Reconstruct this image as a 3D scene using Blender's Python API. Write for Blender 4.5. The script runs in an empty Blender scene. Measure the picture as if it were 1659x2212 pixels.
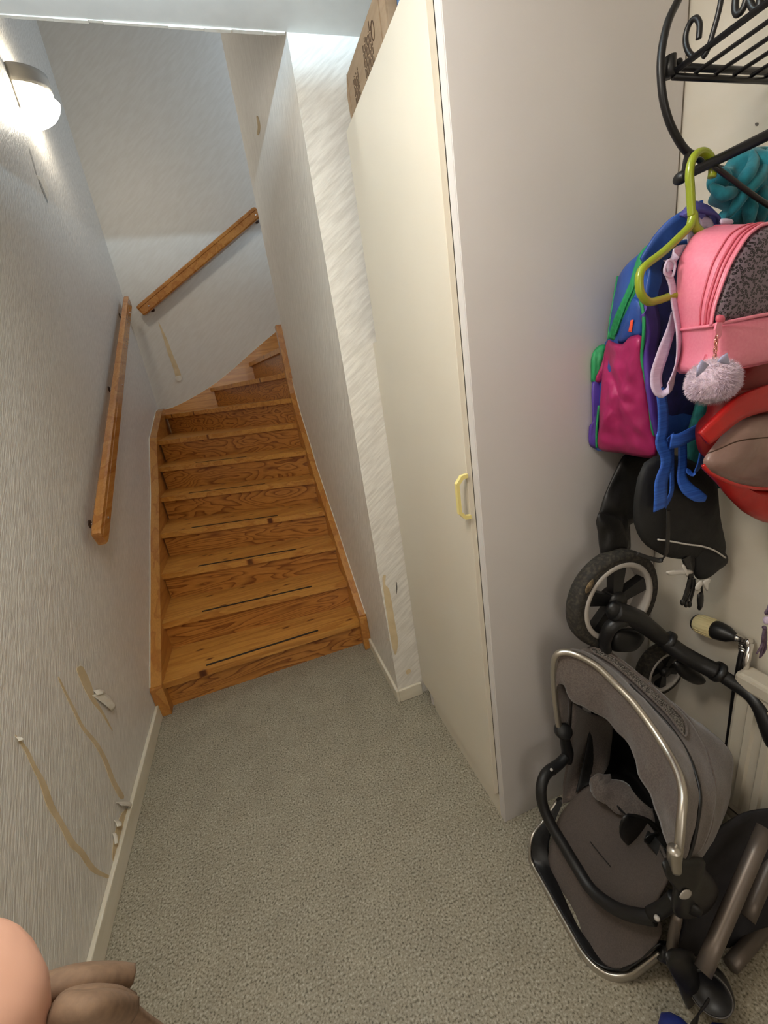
import bpy, bmesh, math, random
from mathutils import Vector, Matrix, noise
random.seed(7)
S = bpy.context.scene
COL = S.collection

# ------------------------------------------------------------------ camera
FPX, CU, CV = 900.13, 829.5, 1106.0
YAW, PIT, ROL, CAMH = 0.274901, 0.321411, 0.155505, 1.5
def cam_rows():
    sa, ca, sp, cp = math.sin(YAW), math.cos(YAW), math.sin(PIT), math.cos(PIT)
    f = Vector((sa*cp, ca*cp, -sp)); r = Vector((ca, -sa, 0)); d = f.cross(r)
    cr, sr = math.cos(ROL), math.sin(ROL)
    return cr*r + sr*d, -sr*r + cr*d, f
CR, CD, CF = cam_rows()
C0 = Vector((0, 0, CAMH))
cd = bpy.data.cameras.new('camera'); cam = bpy.data.objects.new('camera', cd); COL.objects.link(cam)
cd.sensor_fit = 'HORIZONTAL'; cd.sensor_width = 36; cd.lens = FPX/1659*36; cd.clip_start = .02
cam.matrix_world = Matrix(((CR.x, -CD.x, -CF.x, 0), (CR.y, -CD.y, -CF.y, 0), (CR.z, -CD.z, -CF.z, CAMH), (0, 0, 0, 1)))
S.camera = cam

# ------------------------------------------------------------------ world, light, exposure
S.view_settings.view_transform = 'Standard'; S.view_settings.look = 'None'
S.view_settings.gamma = 1; S.view_settings.exposure = 0.85
w = bpy.data.worlds.new('world'); S.world = w; w.use_nodes = True
w.node_tree.nodes['Background'].inputs[0].default_value = (.55, .70, 1, 1)
w.node_tree.nodes['Background'].inputs[1].default_value = 1.0
def light(name, typ, loc, energy, color, **k):
    l = bpy.data.lights.new(name, typ); l.energy = energy; l.color = color
    o = bpy.data.objects.new(name, l); o.location = loc; COL.objects.link(o)
    if 'target' in k:
        o.rotation_euler = (Vector(k.pop('target'))-Vector(loc)).to_track_quat('-Z', 'Y').to_euler()
    for a, v in k.items(): setattr(l, a, v)
    return o
LAMP = Vector((-.12, .50, 2.322))          # bulb of the hall ceiling lamp, above and in front of the frame
light('hall_spot', 'SPOT', LAMP, 78, (.52, .77, 1), shadow_soft_size=.012, spot_size=math.radians(125), spot_blend=.5, target=LAMP+Vector((.03, 1, .10)))
light('hall_shade_glow', 'POINT', LAMP-Vector((0, 0, .2)), 14.5, (1, .92, .82), shadow_soft_size=.13)
light('upstairs_daylight', 'AREA', (1.75, 3.9, 4.3), 10, (.60, .78, 1), shape='RECTANGLE', size=1.0, size_y=1.0, target=(-.3, 4.2, 3.4))
light('front_fill_light', 'AREA', (-.1, -1.3, 1.3), 4, (1, .93, .84), shape='RECTANGLE', size=.7, size_y=1.6, target=(-.3, 1.5, .6))  # added fill from behind the camera, stands for no real door

# ------------------------------------------------------------------ helpers: pixel -> point on a plane
def ray(u, v): return CR*((u-CU)/FPX) + CD*((v-CV)/FPX) + CF
def at(u, v, Y): d = ray(u, v); return C0 + d*(Y/d.y)
def atx(u, v, X): d = ray(u, v); return C0 + d*(X/d.x)
def atz(u, v, Z): d = ray(u, v); return C0 + d*((Z-CAMH)/d.z)

# ------------------------------------------------------------------ materials
def mat(name, color=(.8, .8, .8), rough=.6, metal=0, **k):
    m = bpy.data.materials.new(name); m.use_nodes = True
    b = m.node_tree.nodes['Principled BSDF']
    b.inputs['Base Color'].default_value = (*color, 1); b.inputs['Roughness'].default_value = rough
    b.inputs['Metallic'].default_value = metal
    if 'emit' in k:
        b.inputs['Emission Color'].default_value = (*k['emit'], 1); b.inputs['Emission Strength'].default_value = k['strength']
    if 'trans' in k: b.inputs['Transmission Weight'].default_value = k['trans']
    if 'sheen' in k: b.inputs['Sheen Weight'].default_value = k['sheen']
    if 'coat' in k: b.inputs['Coat Weight'].default_value = k['coat']
    return m
def srgb(r, g, b):
    f = lambda c: (c/255/12.92) if c/255 <= .04045 else ((c/255+.055)/1.055)**2.4
    return (f(r), f(g), f(b))
class NT:
    def __init__(s, m): s.t = m.node_tree; s.b = s.t.nodes['Principled BSDF']
    def n(s, typ, **k):
        nd = s.t.nodes.new(typ)
        for a, v in k.items():
            if a.startswith('i_'): nd.inputs[a[2:].replace('_', ' ')].default_value = v
            else: setattr(nd, a, v)
        return nd
    def l(s, a, b): s.t.links.new(a, b)
    def coords(s, scale, rot=(0, 0, 0)):
        g = s.n('ShaderNodeTexCoord'); mp = s.n('ShaderNodeMapping')
        if any(rot): mp.vector_type = 'TEXTURE'; scale = tuple(1/c for c in scale)      # rotate first, then scale
        mp.inputs['Scale'].default_value = scale; mp.inputs['Rotation'].default_value = rot
        s.l(g.outputs['Object'], mp.inputs['Vector']); return mp.outputs['Vector']
    def ramp(s, src, stops):
        r = s.n('ShaderNodeValToRGB'); e = r.color_ramp.elements
        while len(e) < len(stops): e.new(.5)
        for el, (p, c) in zip(e, stops): el.position = p; el.color = (*c, 1) if len(c) == 3 else c
        s.l(src, r.inputs['Fac']); return r.outputs['Color']
    def bump(s, src, strength, dist=.002):
        bp = s.n('ShaderNodeBump'); bp.inputs['Strength'].default_value = strength; bp.inputs['Distance'].default_value = dist
        s.l(src, bp.inputs['Height']); s.l(bp.outputs['Normal'], s.b.inputs['Normal'])
def noise_mat(name, c1, c2, scale=(40, 40, 40), rough=.7, bump=.3, dist=.002, detail=4, rot=(0, 0, 0), lo=.35, hi=.65, **k):
    m = mat(name, c1, rough, **k); t = NT(m)
    nz = t.n('ShaderNodeTexNoise'); nz.inputs['Scale'].default_value = 1; nz.inputs['Detail'].default_value = detail
    t.l(t.coords(scale, rot), nz.inputs['Vector'])
    t.l(t.ramp(nz.outputs['Fac'], [(lo, c1), (hi, c2)]), t.b.inputs['Base Color'])
    if bump: t.bump(nz.outputs['Fac'], bump, dist)
    return m
M = {}
WP1, WP2 = srgb(208, 202, 192), srgb(229, 224, 215)
M['wallpaper'] = noise_mat('diagonal_brushed_wallpaper', WP1, WP2, (170, 170, 17), .40, .85, .004, 4, rot=(math.radians(-46), 0, 0))
M['wallpaper_inner'] = noise_mat('diagonal_brushed_wallpaper_stair_side', WP1, WP2, (150, 150, 15), .40, .8, .004, 4, rot=(math.radians(33), 0, 0))
M['wallpaper_pillar'] = noise_mat('diagonal_brushed_wallpaper_pillar', WP1, WP2, (110, 110, 13), .45, .4, .003, 4, rot=(0, math.radians(55), 0))
M['wallpaper_far'] = noise_mat('smooth_wallpaper', srgb(206, 200, 190), srgb(212, 207, 198), (60, 60, 9), .6, .25, .003, 3, rot=(0, math.radians(50), 0))
M['wall_paint'] = noise_mat('wall_paint', srgb(202, 194, 178), srgb(208, 200, 186), (3, 3, 9), .55, .15, .003)
M['ceiling'] = noise_mat('ceiling_paint', srgb(208, 204, 196), srgb(212, 208, 200), (20, 20, 20), .8, .1)
M['torn'] = noise_mat('torn_backing', srgb(198, 176, 138), srgb(212, 192, 156), (20, 20, 20), .85, .2)
M['peel'] = noise_mat('peeled_paper', srgb(226, 220, 208), srgb(214, 205, 188), (40, 40, 40), .7, .2)
M['baseboard'] = noise_mat('painted_baseboard', srgb(212, 203, 182), srgb(222, 214, 196), (6, 6, 30), .4, .15)
M['door'] = noise_mat('cream_laminate', srgb(212, 203, 186), srgb(215, 206, 189), (3, 3, 3), .45, .05)
M['carcass'] = noise_mat('cream_laminate_side_lit', srgb(202, 197, 194), srgb(206, 201, 198), (3, 3, 3), .5, .05)  # same laminate as the door, greyed to paint in the side's different lighting
M['handle'] = mat('yellowed_plastic', srgb(232, 216, 140), .3)
M['gap'] = mat('dark_gap', srgb(96, 92, 86), .8)
M['black_metal'] = mat('black_metal', (.006, .0055, .0065), .36)
M['silver'] = mat('brushed_aluminium', srgb(190, 184, 174), .32, .9)
M['chrome'] = mat('chrome', (.75, .73, .7), .15, 1)
M['black_plastic'] = noise_mat('black_plastic', (.0055, .0055, .006), (.009, .009, .010), (60, 60, 60), .42, .1)
M['black_cloth'] = noise_mat('black_cloth', (.005, .005, .0055), (.009, .009, .0095), (14, 14, 14), .7, .5, .01)
M['dark_nylon'] = noise_mat('black_nylon', (.009, .0085, .0085), (.016, .0145, .014), (12, 12, 12), .5, .6, .012)
M['grey_cloth'] = noise_mat('grey_melange_cloth', srgb(88, 78, 73), srgb(108, 97, 91), (260, 260, 260), .9, .4, .001, sheen=.3)
M['grey_seat'] = noise_mat('grey_seat_cloth', srgb(80, 71, 66), srgb(90, 80, 74), (300, 300, 300), .9, .3, .001)
M['rim'] = mat('pale_grey_plastic', srgb(178, 172, 165), .4)
M['tyre'] = noise_mat('dusty_rubber', srgb(40, 37, 33), srgb(74, 67, 56), (110, 110, 110), .85, .4, lo=.45, hi=.75)
M['tyre_dirt'] = noise_mat('dried_mud', srgb(140, 120, 88), srgb(84, 72, 54), (90, 90, 90), .95, .6)
M['radiator'] = mat('radiator_enamel', srgb(196, 187, 170), .35)
M['valve'] = mat('valve_cream', srgb(226, 210, 160), .4)
M['lime'] = mat('lime_plastic', srgb(142, 156, 36), .25, coat=.3)
M['teal'] = noise_mat('teal_fleece', srgb(14, 104, 120), srgb(24, 124, 138), (70, 70, 70), .9, .6, sheen=.15)
M['teal_dark'] = noise_mat('teal_yarn', srgb(16, 84, 84), srgb(24, 104, 100), (70, 70, 70), .9, .4)
M['blue_nylon'] = noise_mat('blue_nylon', srgb(30, 66, 140), srgb(42, 82, 160), (14, 14, 14), .5, .5, .008)
M['navy'] = noise_mat('navy_mesh', srgb(16, 18, 66), srgb(26, 26, 84), (60, 60, 60), .7, .3)
M['webbing'] = noise_mat('blue_webbing', srgb(34, 82, 178), srgb(54, 108, 206), (8, 8, 420), .55, .6, .001)
M['purple'] = noise_mat('purple_nylon', srgb(72, 44, 134), srgb(90, 58, 156), (18, 18, 18), .5, .4, .006)
M['strap_purple'] = noise_mat('violet_webbing', srgb(66, 62, 136), srgb(78, 74, 150), (20, 20, 300), .6, .3)
M['magenta'] = noise_mat('magenta_nylon', srgb(146, 18, 78), srgb(168, 30, 94), (16, 16, 9), .5, .7, .012)
M['green'] = noise_mat('green_zip_tape', srgb(20, 126, 70), srgb(38, 150, 90), (200, 200, 20), .6, .5)
M['orange'] = mat('orange_tag', srgb(240, 84, 50), .6)
M['pink'] = noise_mat('pink_faux_leather', srgb(234, 128, 152), srgb(238, 138, 160), (220, 220, 220), .42, .2, .001, coat=.2)
M['pink_dark'] = mat('pink_zip', srgb(206, 92, 112), .5)
M['lilac'] = noise_mat('lilac_webbing', srgb(196, 178, 204), srgb(210, 192, 216), (30, 30, 500), .65, .4)
M['fur'] = noise_mat('lilac_fur', srgb(196, 172, 190), srgb(220, 198, 212), (120, 120, 120), .95, .8, .004, sheen=.6)
M['ear'] = mat('glitter_ear', srgb(168, 164, 196), .4)
M['rose'] = mat('rose_gold', srgb(226, 150, 140), .2, .9)
M['red'] = noise_mat('red_faux_leather', srgb(168, 20, 20), srgb(190, 34, 30), (10, 10, 10), .35, .5, .008)
M['red_dark'] = noise_mat('dark_red_cloth', srgb(110, 12, 12), srgb(128, 18, 18), (14, 14, 14), .5, .5, .006)
M['satin'] = noise_mat('grey_brown_satin', srgb(122, 92, 88), srgb(150, 122, 112), (7, 7, 9), .35, .7, .02)
M['cardboard'] = noise_mat('cardboard', srgb(148, 124, 98), srgb(160, 136, 110), (12, 12, 60), .85, .1)
M['print'] = mat('brown_print', srgb(78, 58, 42), .8)
M['bag_blue'] = noise_mat('blue_green_film', srgb(60, 110, 160), srgb(190, 210, 222), (14, 14, 22), .25, .4, lo=.45, hi=.6)
M['bag_green'] = mat('green_film', srgb(30, 130, 60), .3)
M['white_tag'] = mat('white_plastic', srgb(210, 206, 200), .5)
M['skin'] = noise_mat('skin', srgb(214, 164, 140), srgb(222, 174, 152), (14, 14, 14), .5, .1)
M['brown'] = noise_mat('brown_suede', srgb(120, 96, 76), srgb(134, 108, 86), (150, 150, 150), .8, .3, .001)
M['brown_dark'] = mat('brown_leather_edge', srgb(66, 42, 26), .7)
M['blue_shoe'] = noise_mat('blue_foam', srgb(28, 40, 110), srgb(34, 48, 124), (60, 60, 60), .6, .2)
M['glass_glow'] = mat('opal_glass_lit', (1, .95, .85), .4, emit=(1, .93, .80), strength=17)
M['silver_matt'] = mat('matt_grey_metal', srgb(196, 190, 178), .6, 0)
M['dent'] = mat('dented_paper', srgb(160, 156, 150), .7)
M['tube_grey'] = mat('anodised_taupe_tube', srgb(116, 106, 98), .42, .55)
M['shade'] = mat('cream_shade', srgb(225, 205, 165), .6)
M['tassel'] = noise_mat('purple_cord', srgb(74, 56, 74), srgb(110, 92, 112), (60, 60, 60), .8, .3)
M['mesh_net'] = noise_mat('metallic_mesh_net', srgb(60, 56, 54), srgb(170, 164, 158), (380, 380, 380), .35, .6, .002, 1, lo=.45, hi=.55, metal=.5)
M['black_foam'] = mat('black_foam_grip', (.008, .0075, .008), .5)
M['basket'] = noise_mat('dark_basket_cloth', (.012, .011, .014), (.02, .018, .022), (20, 20, 20), .8, .3)
M['rim_dark'] = mat('dull_grey_ring', srgb(96, 92, 88), .5)
# glitter leopard panel
m = mat('leopard_glitter', srgb(110, 96, 104), .4); t = NT(m)
vo = t.n('ShaderNodeTexVoronoi', feature='F1'); vo.inputs['Scale'].default_value = 190
t.l(t.coords((1, 1, 1.2)), vo.inputs['Vector'])
t.l(t.ramp(vo.outputs['Distance'], [(.0, srgb(108, 92, 106)), (.18, srgb(104, 88, 102)), (.26, srgb(20, 16, 19)), (.44, srgb(24, 18, 22)), (.54, srgb(116, 100, 112))]), t.b.inputs['Base Color'])
M['leopard'] = m
# floor vinyl
m = mat('speckled_vinyl', srgb(150, 144, 130), .5); t = NT(m)
n1 = t.n('ShaderNodeTexNoise'); n1.inputs['Scale'].default_value = 170; n1.inputs['Detail'].default_value = 3
n2 = t.n('ShaderNodeTexNoise'); n2.inputs['Scale'].default_value = 9; n2.inputs['Detail'].default_value = 4
c = t.coords((1, 1, 1)); t.l(c, n1.inputs['Vector']); t.l(c, n2.inputs['Vector'])
r1 = t.ramp(n1.outputs['Fac'], [(.34, srgb(96, 90, 74)), (.45, srgb(148, 140, 121)), (.56, srgb(160, 152, 134)), (.70, srgb(190, 182, 166))])
r2 = t.ramp(n2.outputs['Fac'], [(.3, (.86, .85, .84)), (.7, (1, 1, 1))])
mx = t.n('ShaderNodeMix', data_type='RGBA', blend_type='MULTIPLY'); mx.inputs['Factor'].default_value = 1
t.l(r1, mx.inputs['A']); t.l(r2, mx.inputs['B']); t.l(mx.outputs['Result'], t.b.inputs['Base Color']); t.bump(n1.outputs['Fac'], .2, .0006)
M['floor'] = m
def wood(name, light_c, dark_c, scale, bands, rough=.32, knots=True, rot=(0, 0, 0), sharp=(.30, .62), kscale=(4.2, 7.5, 7.5), kdim='3D'):
    m = mat(name, light_c, rough, coat=.25); t = NT(m)
    oi = t.n('ShaderNodeObjectInfo'); g = t.n('ShaderNodeTexCoord')
    ad = t.n('ShaderNodeVectorMath', operation='ADD'); sc = t.n('ShaderNodeVectorMath', operation='SCALE'); sc.inputs['Scale'].default_value = 17.3
    cmb = t.n('ShaderNodeCombineXYZ'); t.l(oi.outputs['Random'], cmb.inputs[0]); t.l(oi.outputs['Random'], cmb.inputs[1]); t.l(oi.outputs['Random'], cmb.inputs[2])
    t.l(cmb.outputs[0], sc.inputs[0]); t.l(g.outputs['Object'], ad.inputs[0]); t.l(sc.outputs[0], ad.inputs[1])
    mp = t.n('ShaderNodeMapping'); mp.inputs['Scale'].default_value = scale; mp.inputs['Rotation'].default_value = rot; t.l(ad.outputs[0], mp.inputs['Vector'])
    nz = t.n('ShaderNodeTexNoise'); nz.inputs['Scale'].default_value = 1; nz.inputs['Detail'].default_value = 2.2; nz.inputs['Roughness'].default_value = .45; nz.inputs['Distortion'].default_value = .25
    t.l(mp.outputs[0], nz.inputs['Vector'])
    mu = t.n('ShaderNodeMath', operation='MULTIPLY'); mu.inputs[1].default_value = bands; t.l(nz.outputs['Fac'], mu.inputs[0])
    fr = t.n('ShaderNodeMath', operation='FRACT'); t.l(mu.outputs[0], fr.inputs[0])
    r = t.ramp(fr.outputs[0], [(0, light_c), (sharp[0], light_c), (sharp[1], tuple(.5*a+.5*b for a, b in zip(light_c, dark_c))), (.92, dark_c), (1, light_c)])
    f2 = t.n('ShaderNodeTexNoise'); f2.inputs['Scale'].default_value = 1; f2.inputs['Detail'].default_value = 3
    mp2 = t.n('ShaderNodeMapping'); mp2.inputs['Scale'].default_value = tuple(s*14 for s in scale); mp2.inputs['Rotation'].default_value = rot; t.l(ad.outputs[0], mp2.inputs['Vector']); t.l(mp2.outputs[0], f2.inputs['Vector'])
    r2 = t.ramp(f2.outputs['Fac'], [(.3, (.80, .76, .70)), (.7, (1, 1, 1))])
    mx = t.n('ShaderNodeMix', data_type='RGBA', blend_type='MULTIPLY'); mx.inputs['Factor'].default_value = 1
    t.l(r, mx.inputs['A']); t.l(r2, mx.inputs['B']); out = mx.outputs['Result']
    if knots:
        vo = t.n('ShaderNodeTexVoronoi', voronoi_dimensions=kdim); vo.inputs['Scale'].default_value = 1
        mp3 = t.n('ShaderNodeMapping'); mp3.inputs['Scale'].default_value = kscale; t.l(ad.outputs[0], mp3.inputs['Vector']); t.l(mp3.outputs[0], vo.inputs['Vector'])
        kr = t.ramp(vo.outputs['Distance'], [(0, (.20, .11, .06)), (.045, (.26, .15, .08)), (.075, (.80, .72, .64)), (.10, (1, 1, 1))])
        m2 = t.n('ShaderNodeMix', data_type='RGBA', blend_type='MULTIPLY'); m2.inputs['Factor'].default_value = 1
        t.l(out, m2.inputs['A']); t.l(kr, m2.inputs['B']); out = m2.outputs['Result']
    t.l(out, t.b.inputs['Base Color']); return m
LW, DW = srgb(186, 116, 50), srgb(128, 66, 22)
M['pine'] = wood('pine_tread', srgb(210, 150, 72), srgb(186, 122, 52), (1.2, 14, 14), 5, kscale=(3.4, 8.0, 1), kdim='2D')
M['pine_y'] = wood('pine_stringer', srgb(198, 138, 66), srgb(176, 112, 48), (12, 1.2, 9), 4, rot=(math.radians(-30), 0, 0))
M['ply'] = wood('plywood_riser', srgb(194, 130, 60), srgb(128, 70, 24), (1.1, 3, 7), 19, knots=False, sharp=(.45, .75))
M['rail'] = wood('oiled_rail', srgb(190, 130, 66), srgb(172, 110, 50), (10, 1.0, 10), 4, rough=.25, knots=False)

# ------------------------------------------------------------------ mesh helpers
def link(name, bm, m, parent=None, smooth=False, **props):
    me = bpy.data.meshes.new(name)
    bmesh.ops.recalc_face_normals(bm, faces=bm.faces)
    bm.to_mesh(me); bm.free()
    me.materials.append(M[m] if isinstance(m, str) else m)
    if smooth: me.polygons.foreach_set('use_smooth', [True]*len(me.polygons))
    o = bpy.data.objects.new(name, me); COL.objects.link(o)
    if parent: o.parent = parent; o.matrix_parent_inverse = parent.matrix_world.inverted() if False else Matrix.Translation(-Vector(parent_abs(parent)))
    for k, v in props.items(): o[k] = v
    return o
def parent_abs(p):
    v = Vector(p.location)
    while p.parent: 
        p = p.parent
        if p.type == 'EMPTY': v = Vector(p.location)
    return v if v.length else Vector((0, 0, 0))
def thing(name, label, cat, loc=(0, 0, 0), group=None):
    o = bpy.data.objects.new(name, None); o.empty_display_size = .05; COL.objects.link(o); o.location = loc
    o['label'] = label; o['category'] = cat
    if group: o['group'] = group
    return o
def tag(o, label, cat, group=None):
    o['label'] = label; o['category'] = cat
    if group: o['group'] = group
    return o
def child(name, bm, m, parent, smooth=False, label=None, kind=None):
    o = link(name, bm, m, None, smooth)
    o.parent = parent
    root = parent
    while root.parent: root = root.parent
    # meshes are built in world coordinates; the only offset in a chain is the root Empty's
    if parent.type == 'EMPTY': o.matrix_parent_inverse = Matrix.Translation(-parent.location)
    if label: o['label'] = label
    if kind: o['kind'] = kind
    return o
def box(bm, lo, hi, bev=0):
    a, b = Vector(lo), Vector(hi)
    vs = [bm.verts.new((x, y, z)) for x in (a.x, b.x) for y in (a.y, b.y) for z in (a.z, b.z)]
    fs = [(0, 1, 3, 2), (4, 6, 7, 5), (0, 4, 5, 1), (2, 3, 7, 6), (0, 2, 6, 4), (1, 5, 7, 3)]
    fc = [bm.faces.new([vs[i] for i in f]) for f in fs]
    if bev:
        es = list({e for f in fc for e in f.edges})
        bmesh.ops.bevel(bm, geom=es, offset=bev, segments=2, profile=.5, affect='EDGES')
    return bm
def nb(): return bmesh.new()
def boxm(lo, hi, bev=0): return box(nb(), lo, hi, bev)
def prism(pts, off, bm=None):
    bm = bm or nb(); off = Vector(off)
    a = [bm.verts.new(p) for p in pts]; b = [bm.verts.new(Vector(p)+off) for p in pts]
    bm.faces.new(a); bm.faces.new(b[::-1]); n = len(a)
    for i in range(n): bm.faces.new((a[i], a[(i+1) % n], b[(i+1) % n], b[i]))
    return bm
def bevel_all(bm, w, seg=2, ang=25):
    es = [e for e in bm.edges if len(e.link_faces) == 2 and e.calc_face_angle(0) > math.radians(ang)]
    bmesh.ops.bevel(bm, geom=es, offset=w, segments=seg, profile=.5, affect='EDGES'); return bm
def spline(pts, n=6, closed=False):
    P = [Vector(p) for p in pts]; out = []; L = len(P)
    if L < 3 and not closed: return [P[0].lerp(P[-1], i/n) for i in range(n+1)]
    rng = range(L) if closed else range(L-1)
    for i in rng:
        if closed: a, b, c, d = P[i-1], P[i], P[(i+1) % L], P[(i+2) % L]
        else: a, b, c, d = P[max(i-1, 0)], P[i], P[i+1], P[min(i+2, L-1)]
        for k in range(n):
            t = k/n
            out.append(.5*((2*b)+(c-a)*t+(2*a-5*b+4*c-d)*t*t+(3*b-a-3*c+d)*t**3))
    if not closed: out.append(P[-1])
    return out
def frames(path, closed=False, up=None):
    n = len(path); res = []; ref = None
    for i in range(n):
        if closed: t = path[(i+1) % n]-path[i-1]
        else: t = path[min(i+1, n-1)]-path[max(i-1, 0)]
        t = t.normalized() if t.length > 1e-9 else Vector((0, 0, 1))
        if ref is None:
            u = Vector(up) if up else (Vector((0, 0, 1)) if abs(t.z) < .9 else Vector((1, 0, 0)))
        else: u = ref
        u = (u - t*u.dot(t)); u = u.normalized() if u.length > 1e-6 else t.orthogonal().normalized()
        ref = u; res.append((t, u, t.cross(u)))
    return res
def tube(pts, r, n=6, seg=10, closed=False, bm=None, up=None, flat=1.0, caps=True, raw=False):
    bm = bm or nb(); path = [Vector(p) for p in pts] if raw else spline(pts, n, closed)
    fr = frames(path, closed, up); L = len(path); rings = []
    for i, (p, (t, u, v)) in enumerate(zip(path, fr)):
        if isinstance(r, (list, tuple)):
            x = i/(L-1)*(len(r)-1); k = min(int(x), len(r)-2); rr = r[k]+(r[k+1]-r[k])*(x-k)
        else: rr = r
        rings.append([bm.verts.new(p+u*math.cos(2*math.pi*j/seg)*rr*flat+v*math.sin(2*math.pi*j/seg)*rr) for j in range(seg)])
    for i in range(L if closed else L-1):
        a, b = rings[i], rings[(i+1) % L]
        for j in range(seg): bm.faces.new((a[j], a[(j+1) % seg], b[(j+1) % seg], b[j]))
    if caps and not closed: bm.faces.new(rings[0][::-1]); bm.faces.new(rings[-1])
    return bm
def ribbon(pts, w, side=None, th=.0018, n=6, bm=None, closed=False):
    """flat strap along pts; w width (number or list), side = list/one width direction"""
    bm = bm or nb(); path = spline(pts, n, closed); fr = frames(path, closed); L = len(path); rows = []
    for i, (p, (t, u, v)) in enumerate(zip(path, fr)):
        x = i/(L-1)
        if isinstance(w, (list, tuple)):
            k = min(int(x*(len(w)-1)), len(w)-2); ww = w[k]+(w[k+1]-w[k])*(x*(len(w)-1)-k)
        else: ww = w
        if side is None: s = v
        elif isinstance(side, list):
            k = min(int(x*(len(side)-1)), len(side)-2); s = Vector(side[k]).lerp(Vector(side[k+1]), x*(len(side)-1)-k)
        else: s = Vector(side)
        s = (s - t*s.dot(t)); s = s.normalized() if s.length > 1e-6 else v
        nn = t.cross(s)
        rows.append([bm.verts.new(p+s*a*ww/2+nn*b*th/2) for a, b in ((-1, -1), (-.5, -1), (.5, -1), (1, -1), (1, 1), (.5, 1), (-.5, 1), (-1, 1))])
    for i in range(L if closed else L-1):
        a, b = rows[i], rows[(i+1) % L]
        for j in range(8): bm.faces.new((a[j], a[(j+1) % 8], b[(j+1) % 8], b[j]))
    if not closed: bm.faces.new(rows[0][::-1]); bm.faces.new(rows[-1])
    return bm
def puff(outline, normal, front=.02, back=.01, rings=8, n=4, k=2.2, wr=0, wf=18, bm=None, smooth=True, center=None):
    """closed padded shape from a (star shaped) outline; front/back bulge along normal"""
    bm = bm or nb(); N = Vector(normal).normalized(); ol = spline(outline, n, True) if n > 1 else [Vector(p) for p in outline]
    c = Vector(center) if center else sum(ol, Vector())/len(ol)
    edge = [bm.verts.new(p) for p in ol]; L = len(ol)
    for sgn, T in ((1, front), (-1, back)):
        prev = edge
        for j in range(1, rings+1):
            s = 1-j/rings; s = s**.9
            h = T*(max(0, 1-s**k))**.6
            if j == rings:
                cv = bm.verts.new(c+N*sgn*h)
                for i in range(L): bm.faces.new((prev[i], prev[(i+1) % L], cv))
            else:
                cur = []
                for p in ol:
                    q = c+(p-c)*s
                    d = noise.noise(q*wf)*wr*(1-s**6) if wr else 0
                    cur.append(bm.verts.new(q+N*sgn*(h+d)))
                for i in range(L): bm.faces.new((prev[i], prev[(i+1) % L], cur[(i+1) % L], cur[i]))
                prev = cur
    return bm
def surf(rows, th=0, n=5, m=5, wr=0, wf=14, nrm=None):
    """smooth sheet through rows of control points, optional thickness"""
    R = [spline(r, n) for r in rows]; k = min(len(r) for r in R)
    cols = [spline([R[i][j] for i in range(len(R))], m) for j in range(k)]
    nr = len(cols[0]); P = [[cols[j][i].copy() for j in range(k)] for i in range(nr)]
    for i in range(nr):
        for j in range(k):
            a = P[min(i+1, nr-1)][j]-P[max(i-1, 0)][j]; b = P[i][min(j+1, k-1)]-P[i][max(j-1, 0)]
            nn = a.cross(b); nn = nn.normalized() if nn.length > 1e-9 else Vector((0, 0, 1))
            if wr: P[i][j] = P[i][j]+nn*noise.noise(P[i][j]*wf)*wr
    bm = nb(); top = [[bm.verts.new(p) for p in r] for r in P]
    def quad(a, b, c_, d):
        try: bm.faces.new((a, b, c_, d))
        except ValueError: pass
    for i in range(nr-1):
        for j in range(k-1): quad(top[i][j], top[i][j+1], top[i+1][j+1], top[i+1][j])
    if th:
        bm.normal_update(); bot = [[bm.verts.new(v.co - v.normal*th) for v in r] for r in top]
        for i in range(nr-1):
            for j in range(k-1): quad(bot[i][j], bot[i+1][j], bot[i+1][j+1], bot[i][j+1])
        for i in range(nr-1):
            quad(top[i][0], top[i+1][0], bot[i+1][0], bot[i][0]); quad(top[i][k-1], bot[i][k-1], bot[i+1][k-1], top[i+1][k-1])
        for j in range(k-1):
            quad(top[0][j], bot[0][j], bot[0][j+1], top[0][j+1]); quad(top[nr-1][j], top[nr-1][j+1], bot[nr-1][j+1], bot[nr-1][j])
    return bm
def lathe(prof, c, axis, seg=32, bm=None):
    """prof: (radius, height) along axis"""
    bm = bm or nb(); ax = Vector(axis).normalized(); u = ax.orthogonal().normalized(); v = ax.cross(u); c = Vector(c); rings = []
    for r, h in prof:
        rings.append([bm.verts.new(c+ax*h+(u*math.cos(2*math.pi*j/seg)+v*math.sin(2*math.pi*j/seg))*max(r, 1e-5)) for j in range(seg)])
    for a, b in zip(rings, rings[1:]):
        for j in range(seg): bm.faces.new((a[j], a[(j+1) % seg], b[(j+1) % seg], b[j]))
    ring_closed = (Vector(prof[0])-Vector(prof[-1])).length < 1e-6
    if prof[0][0] > 1e-4 and not ring_closed: bm.faces.new(rings[0][::-1])
    if prof[-1][0] > 1e-4 and not ring_closed: bm.faces.new(rings[-1])
    bmesh.ops.remove_doubles(bm, verts=bm.verts, dist=1e-6)
    return bm
def ball(c, r, bm=None, seg=16, sc=(1, 1, 1)):
    bm = bm or nb()
    bmesh.ops.create_uvsphere(bm, u_segments=seg, v_segments=seg//2+2, radius=r, matrix=Matrix.Translation(Vector(c)) @ Matrix.Diagonal((*sc, 1)))
    return bm
def struct(name, bm, m, **k):
    o = link(name, bm, m); o['kind'] = 'structure'
    for a, b in k.items(): o[a] = b
    return o

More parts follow.
